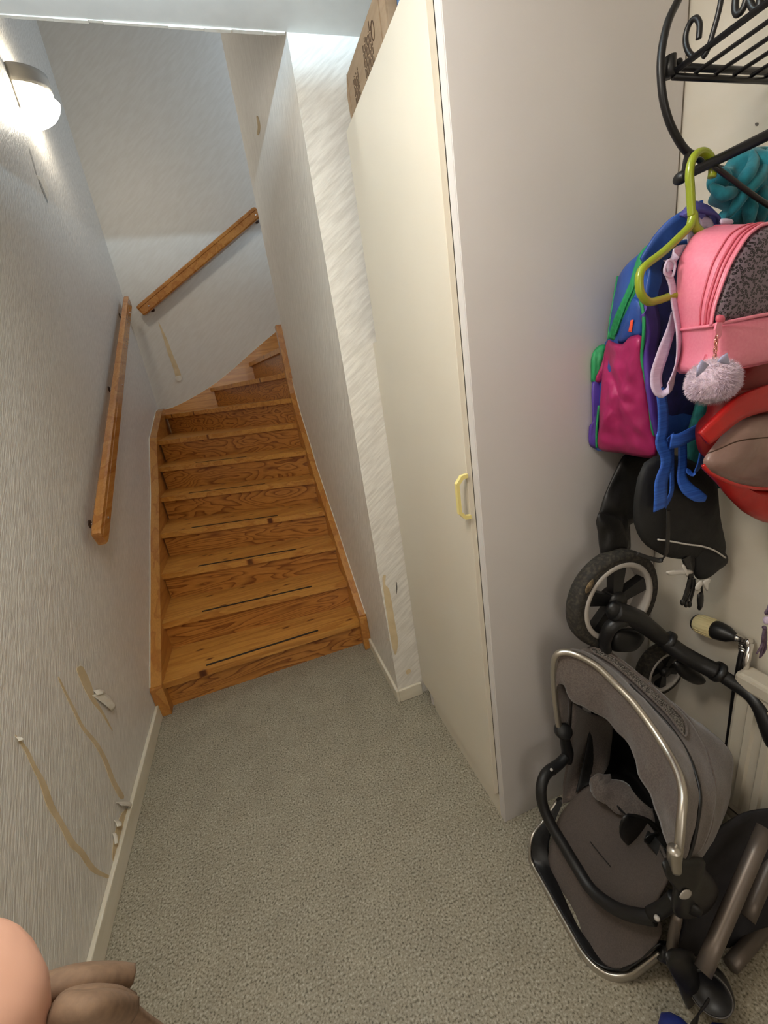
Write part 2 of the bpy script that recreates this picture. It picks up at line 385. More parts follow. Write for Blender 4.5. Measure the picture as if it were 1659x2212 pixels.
# ------------------------------------------------------------------ room shell
XL, XR, XP = -.776, 1.107, .378          # left wall, hall right wall, stair side of the inner wall
YP, YE, YB, YF = 1.578, 3.19, 4.62, -1.45
ZC, ZU = 2.48, 5.0
floor = struct('floor', boxm((XL-.12, YF-.12, -.1), (2.2, YB+.12, 0)), 'floor')
wall_left = struct('wall_left', boxm((XL-.12, YF-.12, 0), (XL, YB+.12, ZU)), 'wallpaper')
wall_back = struct('wall_back', boxm((XL, YB, 0), (2.1, YB+.12, ZU)), 'wallpaper_far')
wall_right = struct('wall_right', boxm((XR, YF, 0), (XR+.12, YP, ZC)), 'wall_paint')
wall_front = struct('wall_front', boxm((XL, YF-.12, 0), (XR+.12, YF, ZU)), 'wall_paint')
wi = boxm((XP, YP, 0), (2.0, YE, ZU)); wi.faces.ensure_lookup_table()
wall_inner = struct('wall_inner', wi, 'wallpaper_inner')
wall_inner.data.materials.append(M['wallpaper_pillar'])
for p in wall_inner.data.polygons:
    if p.normal.y < -.9: p.material_index = 1
struct('wall_upper', boxm((2.0, YE, 0), (2.12, YB, ZU)), 'wall_paint')
struct('ceiling', boxm((XL, YF, ZC), (XR+.12, YP, ZC+.28)), 'ceiling')
struct('ceiling_upper', boxm((XL, YF, ZU), (2.1, YB, ZU+.1)), 'ceiling')
struct('wall_upstairs', boxm((XR, YF, ZC+.28), (XR+.12, YP, ZU)), 'wall_paint')

# rough caulk bead under the edge of the ceiling
bm = nb(); xs = XL
while xs < XP-.02:
    l_ = random.uniform(.03, .11); hgt = random.uniform(.001, .006)
    box(bm, (xs, YP-.002, ZC-hgt), (min(xs+l_, XP-.005), YP+random.uniform(.006, .012), ZC+.02), .0008); xs += l_
struct('trim_1', bm, 'peel')
# baseboards
BH = .068
def baseboard(name, lo, hi):
    return struct(name, boxm(lo, hi, .004), 'baseboard')
baseboard('baseboard_left', (XL, YF, 0), (XL+.016, 2.045, BH+.01))
baseboard('baseboard_inner', (XP-.014, YP-.014, 0), (XP, 2.045, BH))
baseboard('baseboard_pillar', (XP, YP-.014, 0), (.495, YP, BH))
baseboard('baseboard_right', (XR-.012, YF, 0), (XR, .885, BH))

# torn wallpaper, peeled flaps and scuffs, thin real layers on the wall surfaces
def patch_x(name, px, X, d, m, parent, label=None, sgn=1, n=3):
    pts = [atx(u, v, X) for u, v in px]
    ol = spline(pts, n, True)
    return child(name, prism([Vector((X, p.y, p.z)) for p in ol], (sgn*d, 0, 0)), m, parent, False, label)
def strip_px(line, wds):
    a, b = [], []
    for i, (p, w_) in enumerate(zip(line, wds)):
        q0, q1 = line[max(i-1, 0)], line[min(i+1, len(line)-1)]
        dx, dy = q1[0]-q0[0], q1[1]-q0[1]; l_ = math.hypot(dx, dy)
        a.append((p[0]-dy/l_*w_/2, p[1]+dx/l_*w_/2)); b.append((p[0]+dy/l_*w_/2, p[1]-dx/l_*w_/2))
    return a+b[::-1]
def zoom6(a, b): return (a/2.66, 1380+b/2.66)
tear1 = [zoom6(*p) for p in ((90, 560), (150, 640), (195, 735), (245, 830), (290, 960), (350, 1060), (415, 1180), (465, 1225), (530, 1320), (600, 1360), (645, 1375))]
patch_x('torn_strip', strip_px(tear1, (2, 8, 9, 13, 15, 12, 15, 13, 12, 8, 3)), XL, .0012, 'torn', wall_left, 'long beige diagonal tear in the wallpaper')
tear2 = [zoom6(*p) for p in ((338, 228), (380, 320), (430, 420), (475, 510), (545, 595), (600, 690), (650, 820), (700, 910))]
patch_x('torn_strip', strip_px(tear2, (3, 5, 6, 7, 9, 9, 10, 10)), XL, .0012, 'torn', wall_left, 'narrow beige tear running down to the baseboard')
tear3 = [zoom6(*p) for p in ((455, 165), (480, 220), (505, 280), (535, 350), (590, 430), (640, 520))]
patch_x('torn_strip', strip_px(tear3, (13, 17, 17, 10, 5, 2)), XL, .0012, 'torn', wall_left, 'short rounded tear above a hanging flap of paper')
patch_x('torn_strip', [zoom6(*p) for p in ((665, 1090), (700, 1000), (750, 975), (725, 1090), (700, 1200), (660, 1290), (645, 1250), (652, 1160))], XL, .0012, 'torn', wall_left, 'beige bare patch beside the baseboard')
def flap(px, X, outs, side='l', m='peel', label=None):
    pts = [atx(u, v, X) for u, v in px]
    rows = [[p, p+Vector((o*.5, .004, .004)), p+Vector((o, -.006, .012))] for p, o in zip(pts, outs)]
    return child('paper_flap', surf(rows, .0008, 3, 3), m, wall_left, True, label)
def leafflap(a, b, c, d, lift, X=XL, parent=None):
    A, B, Cc, D = [atx(*p, X) for p in (a, b, c, d)]
    rows = [[A, (A+B)/2+Vector((lift*.6, 0, 0)), B+Vector((lift*.3, 0, 0))],
            [(A+D)/2+Vector((lift*.5, 0, 0)), (A+B+Cc+D)/4+Vector((lift*1.3, 0, 0)), (B+Cc)/2+Vector((lift, 0, 0))],
            [D+Vector((lift*.7, 0, 0)), (Cc+D)/2+Vector((lift*1.5, 0, 0)), Cc+Vector((lift*.8, 0, 0))]]
    return child('paper_flap', surf(rows, .0007, 4, 4), 'peel', parent or wall_left, True)
leafflap((198, 1502), (222, 1496), (240, 1522), (236, 1538), .014)
leafflap((202, 1492), (214, 1490), (220, 1500), (203, 1504), .012)
leafflap((250, 1733), (282, 1734), (278, 1750), (256, 1742), .012)
leafflap((246, 1772), (257, 1774), (256, 1788), (248, 1788), .01)
leafflap((243, 1800), (249, 1800), (249, 1822), (244, 1826), .008)
leafflap((33, 1592), (45, 1594), (43, 1602), (34, 1603), .008)
# scratched dents high on the left wall
patch_x('dent', strip_px([(63, 322), (70, 345), (78, 375)], (2.5, 2.5, 2)), XL, .001, 'dent', wall_left, 'short dark scratch')
patch_x('dent', [(80, 380), (96, 388), (104, 412), (103, 432), (92, 410)], XL, .0015, 'peel', wall_left, 'pale dented bubble in the wallpaper')
patch_x('dent', strip_px([(84, 390), (94, 415), (102, 436)], (2, 3, 1.5)), XL, .0025, 'dent', wall_left)
# tear on the far wall
def patch_y(name, px, Y, d, m, parent, label=None, n=3):
    ol = spline([at(u, v, Y) for u, v in px], n, True)
    return child(name, prism([Vector((p.x, Y, p.z)) for p in ol], (0, -d, 0)), m, parent, False, label)
patch_y('torn_strip', strip_px([(344, 700), (358, 735), (368, 765), (380, 795), (386, 815)], (2, 7, 9, 11, 11)), YB, .002, 'torn', wall_back, 'beige tear in the far wall paper')
patch_y('paper_flap', [(379, 815), (388, 811), (394, 813), (391, 822), (382, 822)], YB, .012, 'peel', wall_back)
# tear on the pillar corner
patch_y('torn_strip', [(826, 1248), (833, 1243), (832, 1262), (840, 1272), (846, 1300), (854, 1350), (859, 1380), (858, 1402), (853, 1414), (845, 1385), (836, 1330), (829, 1280)], YP, .0015, 'torn', wall_inner, 'long beige tear along the pillar corner')
patch_y('dent', strip_px([(856, 1258), (857, 1270), (856, 1282)], (2, 2.5, 1.5)), YP, .001, 'gap', wall_inner)
patch_y('scuff', [(876, 1450), (884, 1445), (888, 1450), (880, 1457)], YP, .0008, 'torn', wall_inner)
patch_x('dent', strip_px([(556, 252), (560, 272), (558, 290)], (3, 5, 4)), XP, .002, 'torn', wall_inner, sgn=-1)
patch_x('dent', strip_px([(836, 1380), (840, 1384)], (5, 4)), XP, .001, 'peel', wall_inner, sgn=-1)
patch_x('nail_hole', [(1632, 266), (1638, 265), (1638, 271), (1633, 272)], XR, .001, 'gap', wall_right, sgn=-1)

# ------------------------------------------------------------------ staircase
XA, XB = -.722, .342
ZT = [.165+.179*k for k in range(12)]
LY = [2.085, 2.39, 2.69, 2.98, 3.295, 3.56, 3.83, 4.50]
RY = [2.085, 2.262, 2.438, 2.622, 2.82, 2.965, 3.16, 3.235]
NOS = [(Vector((XA, a, 0)), Vector((XB, b, 0))) for a, b in zip(LY, RY)]
NOS += [(Vector((-.266, 4.58, 0)), Vector((XB, 3.25, 0))), (Vector((.15, 4.58, 0)), Vector((XB+.01, 3.262, 0))),
        (Vector((.60, 4.58, 0)), Vector((.40, 3.262, 0))), (Vector((1.0, 4.58, 0)), Vector((.75, 3.21, 0)))]
stair = thing('staircase', 'orange varnished pine staircase with closed risers winding right at the top', 'staircase', (-.2, 2.1, 0))
TH = .034
def off_line(a, b, d):
    t_ = (b-a).normalized(); nrm = Vector((-t_.y, t_.x, 0))
    if nrm.y < 0 and abs(nrm.y) > abs(nrm.x)*.2: nrm = -nrm
    return a+nrm*d, b+nrm*d
for k in range(11):
    A, B = NOS[k]; A2, B2 = NOS[k+1]
    if k >= 8: nrm = Vector((-(B-A).y, (B-A).x, 0)).normalized(); nrm = nrm if nrm.x > 0 else -nrm
    z = ZT[k]
    poly = [A, B]
    if k == 7: poly += [B2+Vector((0, .03, 0)), Vector((-.20, 4.58, 0)), Vector((XA, 4.58, 0))]
    elif k < 7: poly += [B2+Vector((0, .05, 0)), A2+Vector((0, .05, 0))]
    else: poly += [B2+Vector((.06, .0, 0)), A2+Vector((.06, 0, 0))]
    poly = [Vector((p.x, min(p.y, 4.60), z-TH)) for p in poly]
    tr = child('tread', bevel_all(prism(poly, (0, 0, TH)), .005), 'pine', stair)
    # riser under the nosing of this tread
    z0 = ZT[k-1] if k else 0
    t_ = (B-A).normalized(); nr = Vector((-t_.y, t_.x, 0)); nr = nr if (nr.y > 0 or k >= 8) else -nr
    if k >= 8 and nr.x < 0: nr = -nr
    a, b = A+nr*.026, B+nr*.026
    pr_ = [Vector((p.x, p.y, z0)) for p in (a, b, b+nr*.014, a+nr*.014)]
    child('riser', prism(pr_, (0, 0, z-TH-z0)), 'ply', stair)
    if k < 6:                                 # black anti-slip insert let into the tread behind its nosing
        f0, f1 = ((.20, .775), (.20, .80), (.20, .77), (.18, .71), (.18, .68), (.25, .6))[k]
        o_ = nr*.033; th_ = .013 if k < 4 else .007
        p0, p1 = A.lerp(B, f0)+o_, A.lerp(B, f1)+o_
        g = prism([Vector((p.x, p.y, z-.002)) for p in (p0, p1, p1+nr*th_, p0+nr*th_)], (0, 0, .0042))
        child('grip_strip', g, 'black_plastic', tr)
def side_profile(pts, x0, x1): return bevel_all(prism([Vector((x0, y, z)) for y, z in pts], (x1-x0, 0, 0)), .004)
up = .030
topL = [(2.062, .0), (2.062, .175)] + [(y, z+up) for y, z in zip(LY[1:7], ZT[1:7])] + [(4.2, 1.385), (4.45, 1.462), (4.60, 1.478)]
botL = [(4.60, 1.05), (4.2, 1.0), (3.4, .6), (2.5, .1), (2.4, 0)]
child('stringer', side_profile(topL+botL, XL+.001, XA+.003), 'pine_y', stair)
topR = [(2.045, 0), (2.045, .225), (2.262, ZT[1]+.085), (2.438, ZT[2]+.085), (2.622, ZT[3]+.07), (2.82, ZT[4]+.07), (2.965, ZT[5]+.09), (3.10, ZT[6]+.06), (3.17, 1.45), (3.20, 1.62)]
botR = [(3.20, .9), (2.9, .5), (2.5, .1), (2.4, 0)]
child('stringer', side_profile(topR+botR, XB-.004, XP-.001), 'pine_y', stair)
wallS = [(-.757, 1.459), (-.64, 1.475), (-.52, 1.508), (-.35, 1.57), (-.18, 1.645), (0, 1.745), (.184, 1.857), (.35, 1.955), (.52, 2.05), (1.2, 2.42), (1.2, 1.7), (.2, 1.3), (-.757, 1.1)]
child('stringer', bevel_all(prism([Vector((x, 4.575, z)) for x, z in wallS], (0, .0435, 0)), .004), 'pine', stair)
child('newel_post', bevel_all(prism([Vector((x, y, .9)) for x, y in ((XB-.002, 3.185), (XP+.012, 3.185), (XP+.012, 3.275), (XB-.002, 3.275))], (0, 0, 1.01)), .006), 'pine_y', stair)
bmc = tube([Vector((XL+.002, y, z+.002)) for y, z in topL[1:]], .0035, 1, 6, raw=True)
tube([Vector((XP-.002, y, z+.002)) for y, z in topR[1:]], .003, 1, 6, bm=bmc, raw=True)
tube([Vector((x, 4.617, z+.002)) for x, z in wallS[:9]], .0035, 1, 6, bm=bmc, raw=True)
struct('trim_2', bmc, 'baseboard')
# foot blocks of the stringers
child('stringer_foot', boxm((XL+.001, 2.045, 0), (XA+.006, 2.075, .172), .004), 'pine_y', stair)
child('stringer_foot', boxm((XB-.008, 2.035, 0), (XP, 2.068, .215), .004), 'pine_y', stair)

# ------------------------------------------------------------------ handrails
def rail(name, P, Q, out, label, m='rail', ends=.0):
    P, Q, out = Vector(P), Vector(Q), Vector(out); t_ = (Q-P).normalized(); upv = out.cross(t_); upv = upv if upv.z > 0 else -upv
    h, d = .046, .02
    prof = [(-h, -d), (h*.8, -d), (h, -d*.6), (h, d*.55), (h*.86, d), (h*.42, d), (h*.36, d*.72), (h*.28, d*.72), (h*.22, d*.95), (-h*.8, d*.95), (-h, d*.5)]
    rt = thing(name, label, 'handrail', tuple(P))
    bm = nb(); L = (Q-P).length; st = [(0, .8), (.012, .93), (.03, 1), (L-.03, 1), (L-.012, .93), (L, .8)]; rings = []
    for s, sc in st:
        rings.append([bm.verts.new(P+t_*s+upv*a*sc+out*b*(.6+.4*sc)) for a, b in prof])
    n_ = len(prof)
    for a, b in zip(rings, rings[1:]):
        for j in range(n_): bm.faces.new((a[j], a[(j+1) % n_], b[(j+1) % n_], b[j]))
    bm.faces.new(rings[0][::-1]); bm.faces.new(rings[-1])
    child('rail', bm, m, rt)
    return rt, t_, upv
def brackets(rt, P, t_, upv, out, dists, wall_d):
    for s in dists:
        c = Vector(P)+t_*s
        b = child('bracket', tube([c-out*.018-upv*.03, c-out*.035-upv*.035, c-out*wall_d-upv*.03], .005, 4, 8), 'chrome', rt, True)
        child('wall_plate', lathe([(.0, 0), (.02, 0), (.02, .004), (.014, .007), (0, .007)], c-out*wall_d-upv*.03, out, 16), 'brown_dark', b, True)
        child('screw', lathe([(0, 0), (.007, 0), (.006, .003), (0, .004)], c+out*.0185-upv*.014, out, 10), 'chrome', rt, True)
P1, Q1 = Vector((-.712, 1.99, 1.005)), Vector((-.712, 4.40, 2.385))
rt, t_, uv_ = rail('handrail', P1, Q1, (1, 0, 0), 'long varnished wooden handrail fixed along the left wall')
brackets(rt, P1, t_, uv_, Vector((1, 0, 0)), (.14, 1.35, 2.55), .064)
P2, Q2 = Vector((-.664, 4.535, 2.320)), Vector((.540, 4.535, 3.035))
rt, t_, uv_ = rail('handrail', P2, Q2, (0, -1, 0), 'shorter wooden handrail slanting up across the far wall')
brackets(rt, P2, t_, uv_, Vector((0, -1, 0)), (.09, 1.36), .085)

# ------------------------------------------------------------------ wall lamp in the stairwell
LC = Vector((XL, 3.44, 3.27)); hh = .145
sc = thing('wall_lamp', 'lit opal glass wall lamp with a grey metal band high on the left wall', 'lamp', tuple(LC))
bm = nb(); rows = []
for i in range(21):
    th_ = math.pi*i/20; row = []
    for j in range(15):
        ph = math.pi*j/14 - math.pi/2; z = math.cos(th_)*hh; r_ = math.sin(th_)
        row.append(bm.verts.new((XL+.008+.165*r_*math.cos(ph)*(1.08 if z < 0 else .92), LC.y+.105*r_*math.sin(ph), LC.z+z)))
    rows.append(row)
for i in range(20):
    for j in range(14): bm.faces.new((rows[i][j], rows[i][j+1], rows[i+1][j+1], rows[i+1][j]))
bmesh.ops.remove_doubles(bm, verts=bm.verts, dist=1e-5)
child('glass_shade', bm, 'glass_glow', sc, True)
band = [Vector((XL+.004+.158*math.cos(math.pi*j/16-math.pi/2), LC.y+.112*math.sin(math.pi*j/16-math.pi/2), LC.z+.062)) for j in range(17)]
child('metal_band', ribbon(band, .082, side=(0, 0, 1), th=.003, n=2), 'silver_matt', sc, True)
child('back_plate', boxm((XL, LC.y-.115, LC.z-.10), (XL+.008, LC.y+.115, LC.z+.10), .003), 'radiator', sc)

# ------------------------------------------------------------------ hall ceiling lamp (above the frame)
hl = thing('pendant_lamp', 'cream shaded ceiling lamp hanging in the hall, open at the top', 'lamp', (LAMP.x, LAMP.y, 2.1))
rim = .012
bm = lathe([(.0, -.115), (.09, -.115), (.13, -.09), (.15, rim), (.146, rim), (.126, -.086), (.088, -.110), (0, -.110)], LAMP, (0, 0, 1), 40)
child('lamp_shade', bm, 'shade', hl, True)
child('cord', tube([LAMP+Vector((0, 0, .05)), (LAMP.x, LAMP.y, ZC)], .003, 2, 6), 'black_plastic', hl, True)
child('bulb_holder', lathe([(0, .03), (.018, .03), (.018, .07), (0, .075)], LAMP, (0, 0, 1), 16), 'black_plastic', hl, True)

# ------------------------------------------------------------------ wardrobe
WX, WY0, WY1, WZ = .507, .893, 1.496, 2.205
wd = thing('wardrobe', 'tall cream laminate wardrobe with one door between pillar and coats', 'wardrobe', (WX, WY0, 0))
child('side_panel', boxm((WX, WY0, 0), (1.10, WY0+.018, WZ), .0012), 'carcass', wd)
child('side_panel', boxm((WX, WY1-.018, 0), (1.10, WY1, WZ), .0012), 'carcass', wd)
child('top_panel', boxm((WX+.002, WY0+.018, WZ-.02), (1.10, WY1-.018, WZ)), 'carcass', wd)
child('back_panel', boxm((1.085, WY0+.018, 0), (1.10, WY1-.018, WZ-.02)), 'carcass', wd)
child('front_edge', boxm((WX-.0015, WY0+.0015, .0), (WX+.01, WY0+.026, WZ-.003), .0006), 'carcass', wd)
child('plinth', boxm((WX+.006, WY0+.018, 0), (WX+.02, WY1-.018, .10)), 'door', wd)
child('kick_board', boxm((WX-.002, WY0+.026, .0), (WX+.006, WY1-.05, .098), .001), 'door', wd)
dr = child('door', boxm((WX-.018, WY0+.0265, .108), (WX-.002, WY1-.004, WZ-.004), .0015), 'door', wd)
child('filler_strip', boxm((WX-.004, WY1, .068), (WX+.02, YP-.001, WZ-.6), .001), 'door', wd)
X0 = WX-.018
hp = [atx(1009, 1023, X0), atx(1016, 1119, X0)]
hy = (hp[0].y+hp[1].y)/2; hz0, hz1 = hp[1].z, hp[0].z
pts = [(X0, hz1), (X0-.018, hz1-.002), (X0-.034, hz1-.020), (X0-.034, hz0+.020), (X0-.018, hz0+.002), (X0, hz0)]
inn = [(X0, hz1-.010), (X0-.014, hz1-.012), (X0-.026, hz1-.025), (X0-.026, hz0+.025), (X0-.014, hz0+.012), (X0, hz0+.010)]
bm = nb(); yy0, yy1 = hy-.006, hy+.006
o1 = [bm.verts.new((x, yy0, z)) for x, z in pts]; o2 = [bm.verts.new((x, yy1, z)) for x, z in pts]
i1 = [bm.verts.new((x, yy0, z)) for x, z in inn]; i2 = [bm.verts.new((x, yy1, z)) for x, z in inn]
for j in range(5):
    bm.faces.new((o1[j], o1[j+1], o2[j+1], o2[j])); bm.faces.new((i1[j], i2[j], i2[j+1], i1[j+1]))
    bm.faces.new((o1[j], i1[j], i1[j+1], o1[j+1])); bm.faces.new((o2[j], o2[j+1], i2[j+1], i2[j]))
child('handle', bevel_all(bm, .0015, 2, 15), 'handle', dr, False, 'yellowed plastic handle')

# ------------------------------------------------------------------ things on the wardrobe
b0 = Vector((.515, 1.15, WZ+.001)); b1 = Vector((.80, 1.487, WZ+.132))
cb = thing('cardboard_box', 'flattened brown cardboard box with printed text lying on top of the wardrobe', 'box', tuple(b0))
child('box_body', boxm(b0, b1, .002), 'cardboard', cb)
child('box_flap', prism([(.513, 1.487, WZ+.001), (.512, 1.497, WZ+.004), (.512, 1.505, WZ+.09), (.513, 1.487, WZ+.131)], (.18, 0, 0)), 'cardboard', cb)
child('box_flap', boxm((.511, 1.15, WZ+.001), (.5148, 1.185, WZ+.13)), 'cardboard', cb)
child('box_flap', boxm((.511, 1.191, WZ+.001), (.5148, 1.197, WZ+.13)), 'cardboard', cb)
def line_print(y, z0, z1, w_=.0022):
    child('printed_line', boxm((.5138, y, WZ+z0), (.5152, y+w_, WZ+z1)), 'print', cb)
random.seed(3)
for y0, cnt, zt in ((1.435, 6, .095), (1.330, 9, .118)):
    for i in range(cnt):
        y = y0-i*.0085; zt2 = zt-random.uniform(0, .02)
        z = .004
        while z < zt2:
            dz = random.uniform(.012, .03); line_print(y, z, min(z+dz, zt2), .0024); z += dz+.004
child('printed_symbol', tube([(.5142, 1.25+.010*math.cos(a), WZ+.085+.018*math.sin(a)) for a in [i*math.pi/4 for i in range(8)]], .0012, 3, 6, closed=True), 'print', cb)
pk = thing('plastic_pack', 'blue and green film packaging behind the cardboard box on the wardrobe', 'package', (.6, 1.02, WZ))
child('film_pack', puff([(.535, 1.135, WZ+.004), (.535, 1.03, WZ+.004), (.535, .96, WZ+.03), (.535, .95, WZ+.12), (.535, 1.04, WZ+.16), (.535, 1.125, WZ+.13)], (-1, 0, 0), .012, .10, wr=.006, wf=40), 'bag_blue', pk, True)
child('green_pouch', puff([(.55, 1.142, WZ+.09), (.55, 1.07, WZ+.09), (.55, 1.06, WZ+.2), (.55, 1.142, WZ+.2)], (-1, 0, 0), .015, .08, wr=.004), 'bag_green', pk, True)
#@@OBJECTS@@
# ------------------------------------------------------------------ pixel readers for the crowded right side
def rd(x0, y0, s): return lambda a, b: (x0+a/s, y0+b/s)
K1, K2, K3, K4, K5, K6 = rd(1360, 0, 4.425), rd(1240, 420, 3.072), rd(1200, 940, 3.351), rd(1140, 1380, 3.197), rd(1140, 1800, 3.197), rd(1380, 1840, 5.946)
def Y(K, pts, y=None):
    """read points (a, b[, depth]) of a crop and place each at its depth"""
    return [at(*K(p[0], p[1]), p[2] if len(p) > 2 else y) for p in pts]
def X(K, pts, x): return [atx(*K(a, b), x) for a, b in pts]
NY = Vector((0, -1, 0)); NX = Vector((-1, 0, 0)); NQ = Vector((-.75, -.6, .1)).normalized()

# ------------------------------------------------------------------ coat rack on the right wall
YR = .68
rack = thing('coat_rack', 'black wrought iron coat rack with curled ends and a slatted hat shelf', 'coat rack', (XR, YR, 1.9))
arc = Y(K1, [(620, -420), (540, -160), (465, 0), (375, 190), (325, 380), (300, 560), (300, 740), (322, 950), (375, 1150), (450, 1310), (540, 1440), (640, 1500)], YR)
arc.insert(0, Vector((XR, YR, arc[0].z+.07)))
arc.append(Vector((arc[-1].x+.06, YR, arc[-1].z-.02))); arc.append(Vector((XR, YR, arc[-1].z-.012)))
child('side_bracket', tube(arc, .0062, 6, 10), 'black_metal', rack, True)
sb2 = [Vector((p.x, -.25, p.z)) for p in arc]
child('side_bracket', tube(sb2, .0062, 6, 10), 'black_metal', rack, True)
pB = at(*K1(400, 748), YR)
zB, xB = pB.z, pB.x
child('cross_bar', tube([(xB, YR-.004, zB), (XR, YR-.004, zB)], .0050, 1, 8), 'black_metal', rack, True)
pA = at(*K1(470, 640), YR+.02)
child('cross_bar', tube([pA, (XR, pA.y, pA.z)], .0056, 1, 8), 'black_metal', rack, True)
child('cross_bar', tube([(xB, -.25, zB), (XR, -.25, zB)], .0045, 1, 8), 'black_metal', rack, True)
for i, dx in enumerate((0, .0475, .094, .139, .182, .218)):
    child('shelf_rod', tube([(xB+dx, YR-.004, zB+.006), (xB+dx, -.25, zB+.006)], .0050 if i == 0 else .0036, 1, 8), 'black_metal', rack, True)
child('clamp', lathe([(0, -.014), (.009, -.014), (.0095, 0), (.009, .014), (0, .014)], at(*K1(385, 640), YR), (0, 0, 1), 14), 'black_plastic', rack, True)
child('clamp', ball(at(*K1(470, 600), YR), .006), 'black_plastic', rack, True)
# curled front ornament, in the vertical plane over the front rod
XO = xB+.002
curl = [atx(*K1(a, b), XO) for a, b in ((660, 372), (668, 300), (668, 225), (640, 178), (600, 190), (560, 255), (537, 340), (540, 430), (570, 505), (620, 555))]
child('curl', tube(curl, .0042, 6, 8), 'black_metal', rack, True)
child('curl', tube([atx(*K1(a, b), XO) for a, b in ((700, 550), (745, 480), (800, 300), (850, 120), (880, -40), (890, -200))], .0038, 4, 8), 'black_metal', rack, True)
child('curl', tube([atx(*K1(a, b), XO) for a, b in ((1020, -60), (1010, 60), (1020, 125), (1060, 120), (1100, 50), (1130, -40), (1150, 20), (1190, 85), (1240, 60), (1250, -30), (1265, -150))], .0046, 5, 8), 'black_metal', rack, True)
# hanging bar
h0 = at(*K1(510, 1690), YR-.012)
hx, hz = h0.x, h0.z
child('hanging_bar', tube([(hx, YR-.012, hz), (hx, -.25, hz)], .0078, 1, 12), 'black_metal', rack, True)
child('bar_knob', ball((hx, YR-.008, hz), .0105, sc=(1, 1.3, 1)), 'black_plastic', rack, True)
child('bar_stay', tube([at(*K1(565, 1440), YR), at(*K1(535, 1530), YR-.004), (hx, YR-.012, hz)], .0042, 3, 8), 'black_metal', rack, True)
bs = atx(1548, 366, hx+.01)
child('bar_stay', tube([(hx, bs.y, hz-.004), atx(1600, 402, hx+.06), atx(1659, 443, hx+.12), (XR, bs.y-.02, hz-.13)], .0042, 3, 8), 'black_metal', rack, True)

# ------------------------------------------------------------------ teal scarf
sf = thing('scarf', 'teal fleece scarf bunched over the rack bar with a dark fringe below', 'scarf', (.99, .70, 1.3))
SB = [(1000, 1480), (1090, 1430), (1200, 1405), (1323, 1400), (1480, 1420), (1540, 1700), (1500, 2200), (1350, 2260), (1100, 2180), (930, 2110), (960, 2020), (850, 1910), (780, 1840), (755, 1760), (800, 1650), (900, 1600)]
child('scarf_bunch', puff(Y(K1, SB, .66), NY, .032, .03, 22, 5, wr=.034, wf=24), 'teal', sf, True)
for q in ([(1170, 1440, .64), (1180, 1560, .628), (1120, 1680, .622), (1020, 1800, .628), (930, 1880, .645)], [(1323, 1430, .64), (1290, 1560, .63), (1230, 1700, .62), (1110, 1830, .622), (1000, 1990, .63), (930, 2090, .645)],
          [(780, 1760, .645), (870, 1850, .63), (960, 1850, .63), (1060, 1820, .64)], [(1130, 1840, .635), (1150, 2000, .63), (1140, 2160, .645)], [(1290, 1780, .64), (1260, 1950, .63), (1270, 2120, .645)], [(870, 1620, .65), (900, 1700, .632), (880, 1790, .65)]):
    child('scarf_fold', tube(Y(K1, q), [.003, .0095, .012, .0095, .003], 6, 12), 'teal', sf, True)
child('scarf_drop', ribbon(Y(K2, [(1050, 180, .66), (1030, 600, .672), (960, 1200, .682), (860, 1600, .688), (830, 1780, .69)]), [.09, .08, .08, .085, .09], side=(.9, -.1, 0), th=.010), 'teal_dark', sf, True)
bm = nb()
random.seed(5)
for i in range(46):
    a = 660+i*6.6; b0_ = 1740+random.uniform(-6, 6)+max(0, (a-780))*.35
    b1_ = 1930+random.uniform(-25, 15)+max(0, (a-780))*.22 if a < 900 else 1945+random.uniform(-20, 10)
    if a > 735 and a < 800: b1_ -= 40
    p = at(*K2(a, b0_), .69); q = at(*K2(a+random.uniform(-6, 6), b1_), .688)
    tube([p, (p+q)/2+Vector((random.uniform(-.002, .002), 0, 0)), q], .0018, 2, 5, bm=bm)
child('fringe', bm, 'teal_dark', sf, True, kind='stuff')

# ------------------------------------------------------------------ hanger
YH = .625
hg = thing('clothes_hanger', 'lime green plastic hanger carrying the backpacks on the rack bar', 'hanger', (.86, YH, 1.6))
child('hook', tube(Y(K1, [(785, 1695), (795, 1640), (790, 1560), (750, 1480), (690, 1452), (625, 1485), (585, 1570), (572, 1680), (580, 1800), (588, 1960), (595, 2060)], YH), .0066, 5, 12), 'lime', hg, True)
Lh = Y(K2, [(790, 130), (770, 205), (720, 262), (600, 375), (480, 468), (440, 520), (432, 590), (445, 660), (495, 712), (570, 700), (660, 672)], YH)
mid = Lh[0].x
Rh = [Vector((2*mid-p.x+.0, YH, p.z)) for p in Lh[::-1]]
child('hanger_body', tube(Lh+Rh[:-1], .0070, 6, 12, closed=True, flat=1.0), 'lime', hg, True)

# ------------------------------------------------------------------ blue backpack
XS = .852
bp = thing('backpack', 'blue, magenta and purple nylon backpack with green zips hanging nearest the wardrobe', 'backpack', (.97, .79, 1.25))
def lvl(bl, br, vv, yr=.70, yl=.882):
    pass
side_l = [(330, 500), (300, 560), (285, 620), (260, 740), (235, 870), (222, 960), (205, 1010), (170, 1250), (160, 1500), (155, 1690)]
side_r = [(520, 330), (480, 400), (470, 520), (450, 660), (445, 760), (455, 940), (460, 1060), (480, 1200), (505, 1400), (540, 1650)]
rows = []
for i, (l_, r_) in enumerate(zip(side_l, side_r)):
    yl = .875; yr = .715
    A = at(*K2(*l_), yl); B = at(*K2(*r_), yr); z = (A.z+B.z)/2
    bulge = .012 if 0 < i < 9 else 0
    xr = XR-.012
    rows.append([Vector((xr, yl, A.z)), Vector((A.x+.03, yl+.008, A.z)), A, (A+B)/2+Vector((-bulge-.006, .004, 0)), B, Vector((B.x+.03, yr-.012, B.z)), Vector((xr, yr, B.z))])
